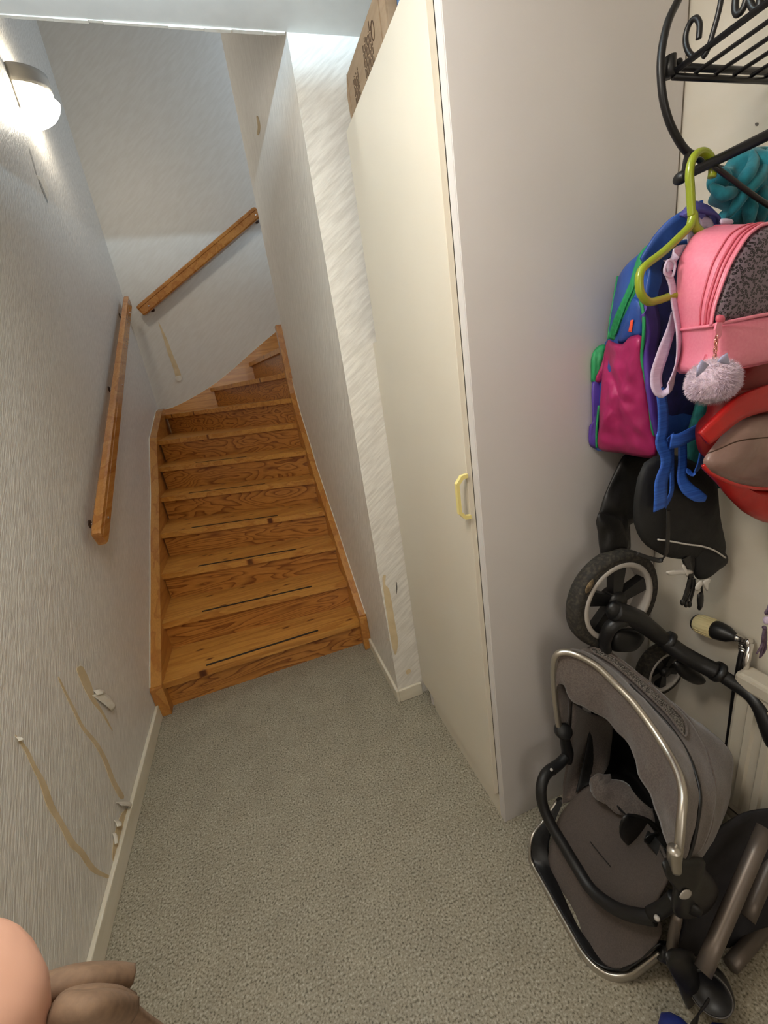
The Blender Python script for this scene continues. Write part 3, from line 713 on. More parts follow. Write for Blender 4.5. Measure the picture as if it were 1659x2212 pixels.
top = [Vector((max(p.x, rows[0][3].x+.03), p.y*.5+.795*.5, rows[0][3].z+.004)) for p in rows[0]]
bot = [Vector((p.x, p.y*.4+.795*.6, rows[-1][3].z-.012)) for p in rows[-1]]
body = surf([top]+rows+[bot], 0, 4, 4, wr=.004, wf=30)
from mathutils.bvhtree import BVHTree
bmesh.ops.triangulate(body, faces=body.faces)
PBVH = BVHTree.FromBMesh(body)
child('pack_body', body, 'blue_nylon', bp, True)
YBK = .712
child('back_panel', puff(Y(K2, [(500, 420), (640, 330), (800, 320), (960, 420), (980, 900), (960, 1400), (930, 1520), (760, 1560), (620, 1600), (540, 1560), (520, 1200), (470, 760)], YBK), NY, .018, .008, 8, 3, wr=.004), 'navy', bp, True)
child('edge_panel', ribbon(Y(K2, [(455, 740, .705), (490, 760, .70), (520, 900, .70), (505, 1060, .70), (530, 1250, .70), (560, 1500, .70), (590, 1620, .70)]), [.03, .05, .045, .035, .05, .04, .03], side=(1, .2, 0), th=.008), 'purple', bp, True)
def side_pts(pts, off=.012):
    """points on the backpack's side face; depth runs from .875 (left) to .715 (right)"""
    out = []
    for a, b in pts:
        l = r = None
        for (l0, l1, r0, r1) in zip(side_l, side_l[1:], side_r, side_r[1:]):
            ym0, ym1 = (l0[1]+r0[1])/2, (l1[1]+r1[1])/2
            if b <= ym1 or (l1 is side_l[-1]):
                t_ = max(0, min(1, (b-ym0)/(ym1-ym0))); l = l0[0]+(l1[0]-l0[0])*t_; r = r0[0]+(r1[0]-r0[0])*t_; break
        s = (a-l)/max(r-l, 1); y = .875-.16*s
        p = at(*K2(a, b), y); d = (C0-p).normalized()
        h = PBVH.ray_cast(C0, -d, 3.0)[0]              # rest the piece on the pack's own surface
        if h is not None and (h-p).length < .10: p = h
        out.append(p+d*off)
    return out
NS = Vector((-.97, -.2, 0)).normalized()
child('side_pocket', puff(side_pts([(215, 978), (270, 985), (325, 990), (370, 945), (450, 940), (455, 1060), (475, 1200), (500, 1400), (530, 1560), (548, 1735), (430, 1742), (300, 1715), (165, 1690), (168, 1560), (175, 1400), (190, 1200)], .018), NS, .024, .012, 14, 3, wr=.012, wf=34), 'magenta', bp, True)
child('zip_band', ribbon(side_pts([(505, 350), (460, 410), (430, 500), (400, 600), (350, 720), (300, 830), (255, 960)], .006), [.014, .018, .02, .02, .022, .022, .02], side=(-.25, .9, .2), th=.005), 'green', bp, True)
child('zip_coil', tube(side_pts([(498, 360), (440, 470), (400, 600), (345, 730), (270, 940)], .010), .0022, 6, 6), 'green', bp, True)
child('piping', tube(side_pts([(290, 545), (262, 700), (238, 850), (228, 960)], .003), .0026, 5, 6), 'green', bp, True)
child('piping', tube(side_pts([(440, 700), (462, 800), (462, 930), (450, 1080), (470, 1200), (500, 1380), (520, 1550), (545, 1690)], .024), .0032, 6, 8), 'green', bp, True)
child('blue_panel', puff(side_pts([(385, 690), (440, 700), (455, 800), (450, 940), (400, 945), (330, 985), (290, 975), (330, 880), (370, 780)], .003), NS, .010, .01, 6, 3, wr=.003), 'blue_nylon', bp, True)
child('fabric_tag', puff(side_pts([(375, 835), (395, 830), (382, 915), (360, 910)], .016), NS, .002, .002, 3, 1), 'orange', bp)
fp = [Y(K2, q) for q in (
  [(210, 1000, .872), (170, 1000, .882), (130, 1040, .887), (112, 1100, .887), (112, 1200, .887), (118, 1250, .886), (180, 1252, .875), (185, 1150, .87), (205, 1070, .868)],
  [(118, 1248, .884), (185, 1250, .874), (180, 1400, .87), (160, 1560, .87), (160, 1675, .87), (120, 1680, .882), (97, 1640, .886), (100, 1540, .886), (120, 1500, .886)])]
child('front_pocket', puff(fp[0], NQ, .014, .02, 8, 3), 'green', bp, True)
child('front_pocket', puff(fp[1], NQ, .014, .02, 8, 3, wr=.005), 'purple', bp, True)
child('pocket_panel', puff(Y(K2, [(205, 1050, .86), (180, 1130, .865), (140, 1235, .87), (190, 1240, .86), (205, 1150, .855)]), NQ, .010, .01, 5, 3), 'magenta', bp, True)
child('piping', tube(Y(K2, [(165, 1400, .864), (150, 1560, .864), (150, 1680, .864)]), .003, 4, 6), 'green', bp, True)
child('shoulder_strap', ribbon(Y(K2, [(460, 450, .70), (560, 330, .69), (660, 235, .675), (780, 160, .66), (850, 120, .655)]), [.02, .036, .042, .042, .04], side=(.55, .1, -.8), th=.006), 'blue_nylon', bp, True)
child('grab_handle', ribbon(Y(K2, [(740, 150, .645), (800, 88, .64), (860, 95, .64), (930, 125, .645), (930, 190, .665)]), .024, side=[(-.3, -.5, -.8), (-.2, -.6, -.8), (0, -.7, -.8), (.3, -.6, -.8)], th=.006), 'strap_purple', bp, True)
child('grab_handle', puff(Y(K2, [(722, 130), (795, 75), (880, 95), (935, 118), (925, 142), (880, 140), (850, 160), (800, 200), (770, 175)], .642), NY, .008, .008, 6, 2), 'strap_purple', bp, True)
child('strap', ribbon(Y(K2, [(570, 1290, .655), (590, 1420, .65), (590, 1560, .65), (575, 1640, .65), (610, 1720, .65), (612, 1800, .65), (580, 1900, .65), (575, 2000, .65), (570, 2090, .652)]), [.022, .027, .029, .029, .033, .034, .038, .038, .038], side=(1, .05, 0), th=.0022), 'webbing', bp, True)
child('strap', ribbon(Y(K2, [(640, 1600, .66), (645, 1700, .662), (650, 1850, .664), (645, 1980, .662), (600, 2070, .66)]), [.03, .024, .018, .02, .03], side=(1, .3, 0), th=.002), 'webbing', bp, True)
child('strap', ribbon(Y(K2, [(640, 1640, .64), (700, 1630, .636), (770, 1595, .634), (840, 1560, .634)]), [.03, .029, .029, .03], side=(-.2, 0, 1), th=.003), 'webbing', bp, True)
child('strap', ribbon(Y(K2, [(830, 1580, .645), (862, 1640, .64), (855, 1720, .64), (830, 1800, .645), (790, 1850, .65), (745, 1830, .655)]), [.024, .03, .03, .025, .02, .01], side=(1, .2, .1), th=.0022), 'webbing', bp, True)
child('strap', ribbon(Y(K2, [(720, 1640, .665), (720, 1780, .66), (715, 1880, .655), (750, 1950, .65), (820, 2000, .645), (875, 2020, .645)]), [.024, .024, .026, .03, .028, .012], side=[(1, 0, 0), (1, 0, 0), (.8, 0, .6), (.3, 0, 1)], th=.0022), 'webbing', bp, True)
child('loose_thread', tube(Y(K2, [(835, 1565, .632), (850, 1550, .632), (848, 1525, .632)]), .0006, 3, 5), 'white_tag', bp)

# ------------------------------------------------------------------ pink mini backpack
pb = thing('mini_backpack', 'small pink faux leather backpack with a grey leopard glitter panel', 'backpack', (.87, .58, 1.44))
YFp, YBp = .535, .625
def mirr(pts, cx): return pts + [Vector((2*cx-p.x, p.y, p.z)) for p in pts[::-1]]
Fl = Y(K2, [(900, 1190), (905, 1060), (912, 870), (930, 760), (975, 620), (1030, 480), (1090, 370), (1160, 270), (1250, 205)], YFp)
Bl = Y(K2, [(690, 1190), (682, 1040), (688, 870), (672, 700), (675, 560), (690, 440), (730, 350), (800, 250), (930, 205)], YBp)
cF = Fl[-1].x+.016; Fz = [p.z for p in Fl]
# both outlines share levels; x is symmetrical about the centre
cx = cF
Fo = mirr(Fl, cx); Bo = mirr(Bl, cx)
def lerp_o(A, B, s, y=None): return [a.lerp(b, s) for a, b in zip(A, B)]
rows = [lerp_o(Bo, Fo, s) for s in (0, .06, .35, .7, .94, 1)]
for i, sc_ in ((0, .97), (5, .975)):
    c = sum(rows[i], Vector())/len(rows[i]); rows[i] = [c+(p-c)*sc_ for p in rows[i]]
def gusset(rows, close=True):
    bm = nb(); R = [spline(r, 4, True) for r in rows]; V = [[bm.verts.new(p) for p in r] for r in R]; n_ = len(V[0])
    for a, b in zip(V, V[1:]):
        for j in range(n_): bm.faces.new((a[j], a[(j+1) % n_], b[(j+1) % n_], b[j]))
    return bm, R
bm, R = gusset(rows)
child('bag_body', bm, 'pink', pb, True)
nF = R[-1]; nB = R[0]
zs = Fl[2].z                                    # level of the seam
def clip(poly, z, keep_up):
    out = []
    for a, b in zip(poly, poly[1:]+poly[:1]):
        ia, ib = (a.z >= z) == keep_up, (b.z >= z) == keep_up
        if ia: out.append(a)
        if ia != ib: out.append(a.lerp(b, (z-a.z)/(b.z-a.z)))
    return out
upP, loP = clip(nF, zs+.001, True), clip(nF, zs+.001, False)
child('front_panel', puff(upP, NY, .014, .004, 8, 1, k=2.5), 'leopard', pb, True, 'dark leopard print glitter panel')
child('front_pocket', puff(loP, NY, .016, .004, 8, 1, k=3), 'pink', pb, True)
child('back_panel', puff([p for p in nB], (0, 1, 0), .006, .004, 6, 1), 'lilac', pb, True)
zc = lerp_o(Fo, Bo, .16); zc2 = lerp_o(Fo, Bo, .30); zc3 = lerp_o(Fo, Bo, -.01); zc0 = lerp_o(Fo, Bo, .08)
for o_, r_, m_ in ((zc, .0022, 'pink_dark'), (zc2, .0014, 'pink_dark'), (zc0, .0015, 'pink_dark'), (zc3, .0026, 'pink')):
    k0 = 2
    child('zip_piping', tube([p+Vector((-.0018 if p.x < cx else .0018, 0, .0006)) for p in o_[k0:-k0]], r_, 5, 6), m_, pb, True)
# horizontal seam piping
sm = [Vector((Bl[2].x-.001, YBp, zs)), Vector(((Bl[2].x+Fl[2].x)/2-.002, (YBp+YFp)/2, zs)), Vector((Fl[2].x-.001, YFp, zs)), Vector((Fl[2].x+.03, YFp-.012, zs+.002)), Vector((cx, YFp-.018, zs+.004)), Vector((2*cx-Fl[2].x, YFp, zs))]
child('seam_piping', tube(sm, .0028, 5, 8), 'pink', pb, True)
def pbp(a, b, y=.525): return at(*K2(a, b), y)
pl = child('zip_pull', prism([pbp(*q, .523) for q in ((938, 850), (972, 850), (970, 930), (955, 958), (930, 950), (925, 900))], (0, -.003, 0)), 'pink', pb)
child('zip_slider', puff([pbp(*q, .524) for q in ((945, 805), (985, 800), (992, 850), (950, 858))], NY, .006, .004, 4, 2), 'pink_dark', pl, True)
child('bottom_piping', tube([p+Vector((0, 0, -.001)) for p in lerp_o(Fo, Bo, .1)[:2][::-1]]+[Vector((cx, YFp, Fl[0].z))], .0024, 4, 6), 'pink_dark', pb, True)
# webbing straps of the mini backpack
child('strap', ribbon(Y(K2, [(640, 440, .62), (620, 500, .625), (650, 600, .62), (660, 700, .62), (690, 860, .615), (700, 960, .61), (690, 1080, .61), (660, 1200, .61), (625, 1290, .61), (560, 1300, .612), (545, 1200, .62), (590, 1050, .625), (640, 900, .63), (665, 780, .63)]), [.014, .016, .014, .014, .02, .026, .022, .018, .026, .026, .026, .026, .022, .018], side=[(1, 0, 0), (1, 0, .1), (.9, .3, 0), (.8, .4, .2), (1, 0, 0), (1, 0, 0), (1, .2, 0)], th=.0022), 'lilac', pb, True)
child('strap', ribbon(Y(K2, [(740, 370, .63), (680, 385, .625), (645, 430, .62), (650, 500, .62)]), [.018, .02, .024, .02], side=(.5, 0, .9), th=.0025), 'lilac', pb, True)
child('strap_buckle', tube(Y(K2, [(600, 520, .612), (620, 440, .612), (668, 460, .612), (650, 550, .612)]), .0022, 3, 6, closed=True), 'lilac', pb, True)
child('top_loop', ribbon(Y(K2, [(790, 320, .628), (790, 250, .632), (830, 195, .64), (880, 185, .642), (925, 230, .636)]), .022, side=[(1, 0, .3), (.9, 0, .5), (.2, .2, 1), (.8, 0, -.6)], th=.0025), 'lilac', pb, True)
child('top_loop', puff(Y(K2, [(975, 160), (1045, 165), (1055, 195), (975, 200)], .62), NY, .004, .004, 4, 2), 'lilac', pb, True)

# fur cat pompom charm
pm = thing('pompom_charm', 'lilac fluffy cat pompom with glitter ears dangling from the pink zip', 'charm', (.72, .5, 1.38))
pc = at(*K2(920, 1240), .492); pr_ = .0385
bm = ball(pc, pr_*.93, seg=32, sc=(1.02, .9, .93))
for v in bm.verts:
    d = (v.co-pc).normalized(); v.co += d*noise.noise(d*6)*.004
child('fur_ball', bm, 'fur', pm, True)
bm = nb(); random.seed(11)
for i in range(5200):
    z = random.uniform(-1, 1); a = random.uniform(0, 2*math.pi); s = math.sqrt(1-z*z)
    d = Vector((s*math.cos(a), s*math.sin(a), z)); b = pc+Vector((d.x*1.02, d.y*.9, d.z*.93))*pr_*.9
    tdir = (d+Vector((random.uniform(-.45, .45), random.uniform(-.45, .45), random.uniform(-.6, .25)))).normalized()
    sd = d.orthogonal().normalized()*.0007
    v1, v2, v3 = bm.verts.new(b+sd), bm.verts.new(b-sd), bm.verts.new(b+tdir*random.uniform(.005, .0085)+noise.noise_vector(b*60)*.002)
    bm.faces.new((v1, v2, v3))
child('fur_tufts', bm, 'fur', pm, kind='stuff')
for q in ([(812, 1215), (815, 1150), (845, 1095), (895, 1130), (860, 1175)], [(950, 1110), (975, 1075), (1018, 1048), (1032, 1130), (990, 1125)]):
    child('ear', puff(Y(K2, q, .456), NY, .003, .003, 4, 1), 'ear', pm, True)
c0_, c1_ = at(*K2(945, 955), .512), at(*K2(932, 1105), .497)
for i in range(7):
    c = c0_.lerp(c1_, i/6.0); dxy = Vector((.9, -.3, 0)).normalized() if i % 2 else Vector((.45, .9, 0)).normalized()
    child('chain_link', tube([c+dxy*math.cos(a)*.0026+Vector((0, 0, math.sin(a)*.0055)) for a in [j*math.pi/4 for j in range(8)]], .0009, 2, 6, closed=True), 'rose', pm, True)

# ------------------------------------------------------------------ red bag
rb = thing('red_bag', 'red faux leather bag with a grey brown satin pocket, behind the pink backpack', 'bag', (.95, .62, 1.2))
child('bag_body', puff(Y(K2, [(940, 1480), (960, 1390), (1000, 1300), (1060, 1200), (1130, 1100), (1220, 1020), (1320, 960), (1600, 900), (1650, 1500), (1500, 1900), (1200, 1900), (960, 1800), (870, 1740), (850, 1590)], 0.595), NY, .030, .06, 10, 3, wr=.006), 'red_dark', rb, True)
child('front_flap', ribbon(Y(K2, [(860, 1620, 0.558), (960, 1530, 0.552), (1080, 1430, 0.548), (1200, 1375, 0.544), (1340, 1340, 0.542), (1500, 1330, 0.545)]), [.030, .036, .042, .046, .05, .05], side=(.2, 0, 1), th=.010), 'red', rb, True)
child('satin_pocket', puff(Y(K2, [(858, 1790), (870, 1740), (930, 1660), (1020, 1560), (1120, 1490), (1230, 1460), (1400, 1450), (1540, 1500), (1540, 1900), (1400, 1960), (1200, 1950), (1060, 1925), (980, 1890), (900, 1850)], 0.558), NY, .030, .02, 12, 3, wr=.010, wf=16), 'satin', rb, True)
child('pocket_seam', tube(Y(K2, [(880, 1720, 0.538), (960, 1690, 0.528), (1080, 1640, 0.522), (1200, 1620, 0.518), (1300, 1612, 0.518)]), .0012, 5, 6), 'brown_dark', rb, True)
child('bag_base', puff(Y(K2, [(855, 1800), (900, 1850), (980, 1895), (1060, 1930), (1200, 1955), (1400, 1965), (1600, 1950), (1560, 2100), (1400, 2180), (1287, 2180), (1200, 2150), (1120, 2090), (1040, 2010), (970, 1920)], 0.570), NY, .022, .035, 8, 3, wr=.004), 'red', rb, True)
child('piping', tube(Y(K2, [(856, 1795, 0.542), (905, 1850, 0.536), (990, 1893, 0.532), (1080, 1928, .53), (1200, 1950, .53), (1300, 1955, .53)]), .0034, 5, 8), 'red', rb, True)
child('badge', puff(Y(K2, [(1000, 1420), (1050, 1290), (1250, 1310), (1360, 1330), (1330, 1400), (1120, 1440)], 0.560), NY, .006, .006, 4, 2), 'red_dark', rb, True)
random.seed(2)
for a, b in ((1085, 1360), (1086, 1378), (1095, 1352), (1100, 1388), (1112, 1350), (1130, 1352), (1148, 1356), (1165, 1358), (1182, 1360), (1192, 1370), (1205, 1365), (1200, 1384), (1218, 1380), (1180, 1385), (1230, 1384)):
    child('rhinestone', ball(at(*K2(a, b), 0.551), random.uniform(.0014, .0023), seg=8), 'chrome', rb)

# ------------------------------------------------------------------ black bags below
b1_ = thing('drawstring_bag', 'limp black nylon drawstring bag hanging against the wardrobe side', 'bag', (.98, .82, 1.1))
child('bag_body', puff(Y(K3, [(490, 150), (560, 140), (740, 150), (860, 300), (900, 560), (800, 560), (690, 600), (620, 620), (540, 650), (530, 720), (545, 800), (520, 850), (380, 915), (345, 925), (320, 840), (305, 700), (294, 620), (320, 540), (355, 430), (420, 280)], .845), NQ, .03, .018, 12, 3, wr=.020, wf=20), 'dark_nylon', b1_, True)
child('bag_fold', puff(Y(K3, [(300, 600), (340, 560), (460, 600), (500, 680), (540, 800), (470, 860), (345, 920), (320, 800)], .815), NQ, .022, .012, 8, 3, wr=.014, wf=24), 'dark_nylon', b1_, True)
b2_ = thing('waist_bag', 'black padded carrier bag with white piping and dangling buckle straps', 'bag', (1.0, .75, 1.05))
child('bag_body', puff(Y(K3, [(640, 200), (900, 150), (1140, 300), (1175, 480), (1195, 620), (1222, 740), (1230, 850), (1150, 890), (1020, 900), (840, 890), (740, 850), (620, 760), (560, 560)], .685), NY, .022, .02, 12, 3, wr=.006), 'black_cloth', b2_, True)
child('bag_lobe', puff(Y(K3, [(1040, 780), (1150, 800), (1228, 850), (1232, 915), (1150, 980), (1075, 1042), (1010, 1025), (1000, 900)], .682), NY, .020, .02, 8, 3, wr=.004), 'black_cloth', b2_, True)
child('bag_strap_root', puff(Y(K3, [(930, 860), (1000, 860), (1000, 960), (985, 1000), (960, 1000), (935, 930)], .684), NY, .008, .01, 5, 3), 'black_cloth', b2_, True)
child('white_piping', tube(Y(K3, [(740, 755, .668), (830, 768, .661), (950, 790, .658), (1060, 805, .656), (1150, 835, .656), (1230, 888, .665)]), .0022, 5, 6), 'white_tag', b2_, True)
child('strap', ribbon(Y(K3, [(815, 540, .66), (815, 640, .655), (812, 760, .655), (800, 860, .66), (760, 905, .67), (680, 890, .68), (590, 860, .69)]), [.010, .011, .011, .012, .012, .010, .010], side=[(1, 0, 0), (1, 0, 0), (1, 0, .3), (.3, 0, 1), (0, 0, 1)], th=.002), 'dark_nylon', b2_, True)
child('strap', ribbon(Y(K3, [(945, 880, .675), (965, 960, .672), (980, 1040, .67), (960, 1120, .67), (935, 1200, .67)]), [.028, .022, .014, .010, .006], side=(1, 0, 0), th=.003), 'black_plastic', b2_, True)
for q in ([(995, 1030), (985, 1120), (945, 1225)], [(1010, 1040), (1000, 1120), (970, 1225)], [(1050, 1060), (1060, 1140), (1042, 1245)], [(965, 1040), (948, 1110), (918, 1210)]):
    s_ = child('cord', tube(Y(K3, q, .668), .0026, 4, 8), 'black_plastic', b2_, True)
    child('cord_end', ball(at(*K3(*q[-1]), .668), .0052, seg=10, sc=(1, 1, 1.8)), 'black_plastic', s_, True)
child('buckle', puff(Y(K3, [(1030, 1150), (1070, 1140), (1062, 1250), (1030, 1245)], .664), NY, .005, .005, 3, 2), 'black_plastic', b2_, True)
tg = child('white_clip', puff(Y(K3, [(805, 985), (880, 975), (945, 972), (990, 980), (995, 1000), (950, 1008), (880, 1010), (820, 1015), (802, 1000)], .665), NY, .003, .003, 3, 2), 'white_tag', b2_, True)
child('white_clip', puff(Y(K3, [(915, 945), (935, 940), (965, 1010), (945, 1022)], .663), NY, .003, .003, 3, 2), 'white_tag', b2_, True)
child('white_clip', puff(Y(K3, [(1015, 1085), (1050, 1050), (1068, 1060), (1055, 1100), (1025, 1130), (1010, 1115)], .660), NY, .003, .003, 3, 2), 'white_tag', b2_, True)
child('white_clip', puff(Y(K3, [(1065, 1060), (1110, 1035), (1128, 1045), (1105, 1060), (1100, 1130), (1080, 1110)], .663), NY, .003, .003, 3, 2), 'white_tag', b2_, True)

# purple cord tassel at the edge of the frame
ts = thing('tassel', 'mauve cord tassel hanging in front of the radiator top', 'tassel', (1.02, .50, .8))
def K8(a, b): return (1560+a/7.37, 1180+b/7.37)
def T(pts): return [at(*K8(a, b), .53) for a, b in pts]
child('cord', tube(T([(800, 700), (740, 960), (690, 1050), (715, 1085), (760, 1000)]), .0022, 5, 8), 'tassel', ts, True)
child('bead', ball(T([(710, 1180)])[0], .0075, sc=(.9, .9, 1.4)), 'lilac', ts, True)
child('knot', ball(T([(672, 1295)])[0], .0045), 'tassel', ts, True)
for q in ([(672, 1290), (650, 1450), (640, 1560), (545, 1715)], [(680, 1290), (665, 1480), (640, 1620), (595, 1780)], [(690, 1290), (690, 1480), (680, 1640), (610, 1770)], [(676, 1300), (670, 1450), (655, 1560), (640, 1650)]):
    child('tassel_strand', tube(T(q), [.0022, .003, .003, .0014], 4, 8), 'tassel', ts, True)

# ------------------------------------------------------------------ radiator with thermostat valve and pipe
rdm = thing('radiator', 'white panel radiator low on the right wall with a thermostat valve', 'radiator', (XR-.05, .2, .2))
RX0, RX1, RY1, RZ0, RZ1 = 1.035, 1.085, .585, .185, .640
child('radiator_panel', boxm((RX0, -.5, RZ0), (RX0+.012, RY1, RZ1-.02), .004), 'radiator', rdm)
child('radiator_panel', boxm((RX1-.012, -.5, RZ0), (RX1, RY1, RZ1-.02), .004), 'radiator', rdm)
child('top_grille', boxm((RX0-.004, -.5, RZ1-.045), (RX1+.004, RY1+.008, RZ1), .010), 'radiator', rdm)
child('side_cover', boxm((RX0+.004, RY1-.004, RZ0+.02), (RX1-.004, RY1+.004, RZ1-.03), .002), 'radiator', rdm)
y = RY1-.03
while y > -.1:
    child('panel_ridge', prism([(RX0, y, RZ0+.02), (RX0-.006, y-.005, RZ0+.03), (RX0-.006, y-.019, RZ0+.03), (RX0, y-.024, RZ0+.02)], (0, 0, RZ1-RZ0-.09)), 'radiator', rdm); y -= .04
child('bottom_rail', tube([(RX0+.006, RY1-.004, RZ0), (RX0+.006, -.5, RZ0)], .007, 1, 10), 'chrome', rdm, True)
child('pipe_clamp', ball((RX0, .49, RZ0+.004), .012), 'radiator', rdm, True)
for yy in (-.3, .3): child('wall_bracket', boxm((RX1-.002, yy, .3), (XR, yy+.03, .6)), 'radiator', rdm)
vp = at(*K3(1380, 1490), .615)
v0 = at(*K3(1110, 1390), .70); v1 = at(*K3(1320, 1470), .625)
ax = (v1-v0).normalized(); Lv = (v1-v0).length
vl = child('thermostat_head', lathe([(0, -.034), (.0215, -.034), (.026, -.030), (.027, 0), (.027, .016), (.0255, .019)], v0, ax, 32), 'valve', rdm, True, 'cream ribbed thermostat head')
child('thermostat_cap', lathe([(0, -.038), (.022, -.038), (.0250, -.034), (.0250, -.0315), (0, -.0315)], v0, ax, 24), 'black_plastic', vl, True)
for i in range(20):
    a = 2*math.pi*i/20; u_ = ax.orthogonal().normalized(); w_ = ax.cross(u_); d = u_*math.cos(a)+w_*math.sin(a)
    child('grip_rib', tube([v0+d*.0271-ax*.024, v0+d*.0275+ax*.014], .0010, 1, 4), 'valve', vl)
child('valve_sleeve', lathe([(0, .018), (.0260, .018), (.0265, .025), (.022, .05), (.013, Lv*.86), (.010, Lv), (0, Lv)], v0, ax, 20), 'black_plastic', rdm, True)
child('valve_body', lathe([(0, 0), (.011, 0), (.012, .004), (.010, .007), (.010, .026), (.013, .028), (.013, .036), (0, .037)], v1-ax*.004, ax, 20), 'chrome', rdm, True)
pt = at(*K3(1362, 1530), .612)
for i in range(3):
    child('pipe_nut', lathe([(0, -.003), (.0105, -.003), (.0115, 0), (.0105, .003), (0, .003)], pt+Vector((0, 0, .006-.008*i)), (0, 0, 1), 20), 'chrome', rdm, True)
child('valve_pipe', tube([pt+Vector((0, 0, -.014)), at(*K3(1330, 1700), .605), at(*K3(1295, 1920), .60), at(*K3(1262, 2180), .60), Vector((at(*K3(1262, 2180), .60).x, .60, .005))], .0085, 5, 12), 'black_metal', rdm, True)
child('valve_elbow', tube([v1+ax*.02, (v1+ax*.03+pt)/2, pt], .0095, 4, 12), 'chrome', rdm, True)
child('connector', tube([v1+ax*.03, Vector((RX0+.02, RY1, RZ1-.03))], .008, 2, 10), 'chrome', rdm, True)

# ------------------------------------------------------------------ folded stroller
st = thing('stroller', 'folded grey pushchair with silver hood bow standing on its foot frame by the radiator', 'stroller', (.7, .6, 0))
# big wheel
def wheel(c, R, w_, name, spokes=5, ang=.3):
    ty = child('tyre', lathe([(R*.80, -w_*.5), (R*.93, -w_*.52), (R*.985, -w_*.36), (R, 0), (R*.985, w_*.36), (R*.93, w_*.52), (R*.80, w_*.5), (R*.80, -w_*.5)], c, (0, 1, 0), 48), 'tyre', st, True)
    rm = child('wheel_rim', lathe([(R*.80, -w_*.50), (R*.79, -w_*.56), (R*.72, -w_*.56), (R*.70, -w_*.46), (R*.70, w_*.4), (R*.80, w_*.45), (R*.80, -w_*.5)], c, (0, 1, 0), 48), 'rim', st, True)
    for i in range(spokes):
        a = ang+2*math.pi*i/spokes; d = Vector((math.cos(a), 0, math.sin(a))); s = Vector((-d.z, 0, d.x))
        pts = [c+d*R*.12+s*R*.10, c+d*R*.71+s*R*.15, c+d*R*.74, c+d*R*.71-s*R*.15, c+d*R*.12-s*R*.10]
        child('spoke', bevel_all(prism([p+Vector((0, -w_*.35, 0)) for p in pts], (0, w_*.5, 0)), .002), 'black_plastic', rm)
    child('hub', lathe([(0, -w_*.6), (R*.16, -w_*.6), (R*.2, -w_*.4), (R*.2, w_*.4), (0, w_*.4)], c, (0, 1, 0), 24), 'black_plastic', rm, True)
    return ty
wc = at(*K3(455, 1208), .775)
ty = wheel(wc+Vector((0, .02, 0)), .146, .046, 'big', ang=.25)
child('mud_patch', puff([wc+Vector((0, .0, 0))+Vector((math.cos(a)*r_, -.006, math.sin(a)*r_)) for a, r_ in ((2.30, .139), (2.42, .144), (2.55, .142), (2.62, .132), (2.50, .124), (2.36, .127))], NY, .003, .002, 4, 2, wr=.002, wf=200), 'tyre_dirt', ty, True, 'tan dried mud')
wc2 = at(*K3(760, 1690), .80)
wheel(wc2, .088, .04, 'small', ang=.9)
# black push tube from the wheel hub to the lower right
T1 = Y(K3, [(420, 1270, .75), (520, 1300, .745), (640, 1370, .735), (780, 1480, .72)])
child('axle_arm', tube(T1, [.026, .026, .025, .022], 6, 16), 'black_plastic', st, True)
child('hub_housing', puff(Y(K3, [(370, 1270), (400, 1215), (450, 1205), (560, 1240), (660, 1290), (695, 1370), (620, 1380), (480, 1370), (400, 1330)], .748), NY, .022, .02, 8, 3), 'black_plastic', st, True)
child('push_tube', tube(Y(K3, [(780, 1480, .72), (900, 1570, .69), (1040, 1650, .66), (1160, 1710, .63)]), .0235, 5, 18), 'black_plastic', st, True)
for p, q in (((800, 1470, .718), (830, 1510, .712)), ((1160, 1700, .632), (1185, 1725, .624))):
    a_, b_ = Y(K3, [p, q]); d_ = (Y(K3, [(1160, 1710, .63)])[0]-Y(K3, [(780, 1480, .72)])[0]).normalized()
    child('tube_collar', lathe([(0, -.007), (.028, -.007), (.029, 0), (.028, .007), (0, .007)], (a_+b_)/2, d_, 24), 'black_plastic', st, True)
child('push_tube', tube(Y(K3, [(1160, 1710, .63), (1280, 1790, .595), (1400, 1870, .56), (1480, 1970, .53), (1540, 2120, .505), (1600, 2300, .49), (1640, 2500, .48)]), [.018, .018, .018, .018, .019, .019, .019], 6, 16), 'black_plastic', st, True)
child('brake_bar', tube(Y(K3, [(560, 1310, .745), (460, 1350, .745), (390, 1400, .75), (355, 1500, .76), (370, 1560, .76)]), [.016, .018, .018, .016, .014], 6, 14), 'black_plastic', st, True)
child('brake_block', puff(Y(K3, [(430, 1420), (560, 1400), (640, 1440), (620, 1500), (560, 1560), (450, 1570), (400, 1540)], .765), NY, .018, .02, 6, 3), 'black_plastic', st, True)
child('lock_lever', puff(Y(K3, [(860, 1640), (940, 1640), (1080, 1760), (1070, 1800), (1010, 1805), (920, 1760), (870, 1700)], .69), NY, .014, .016, 6, 3), 'black_plastic', st, True)

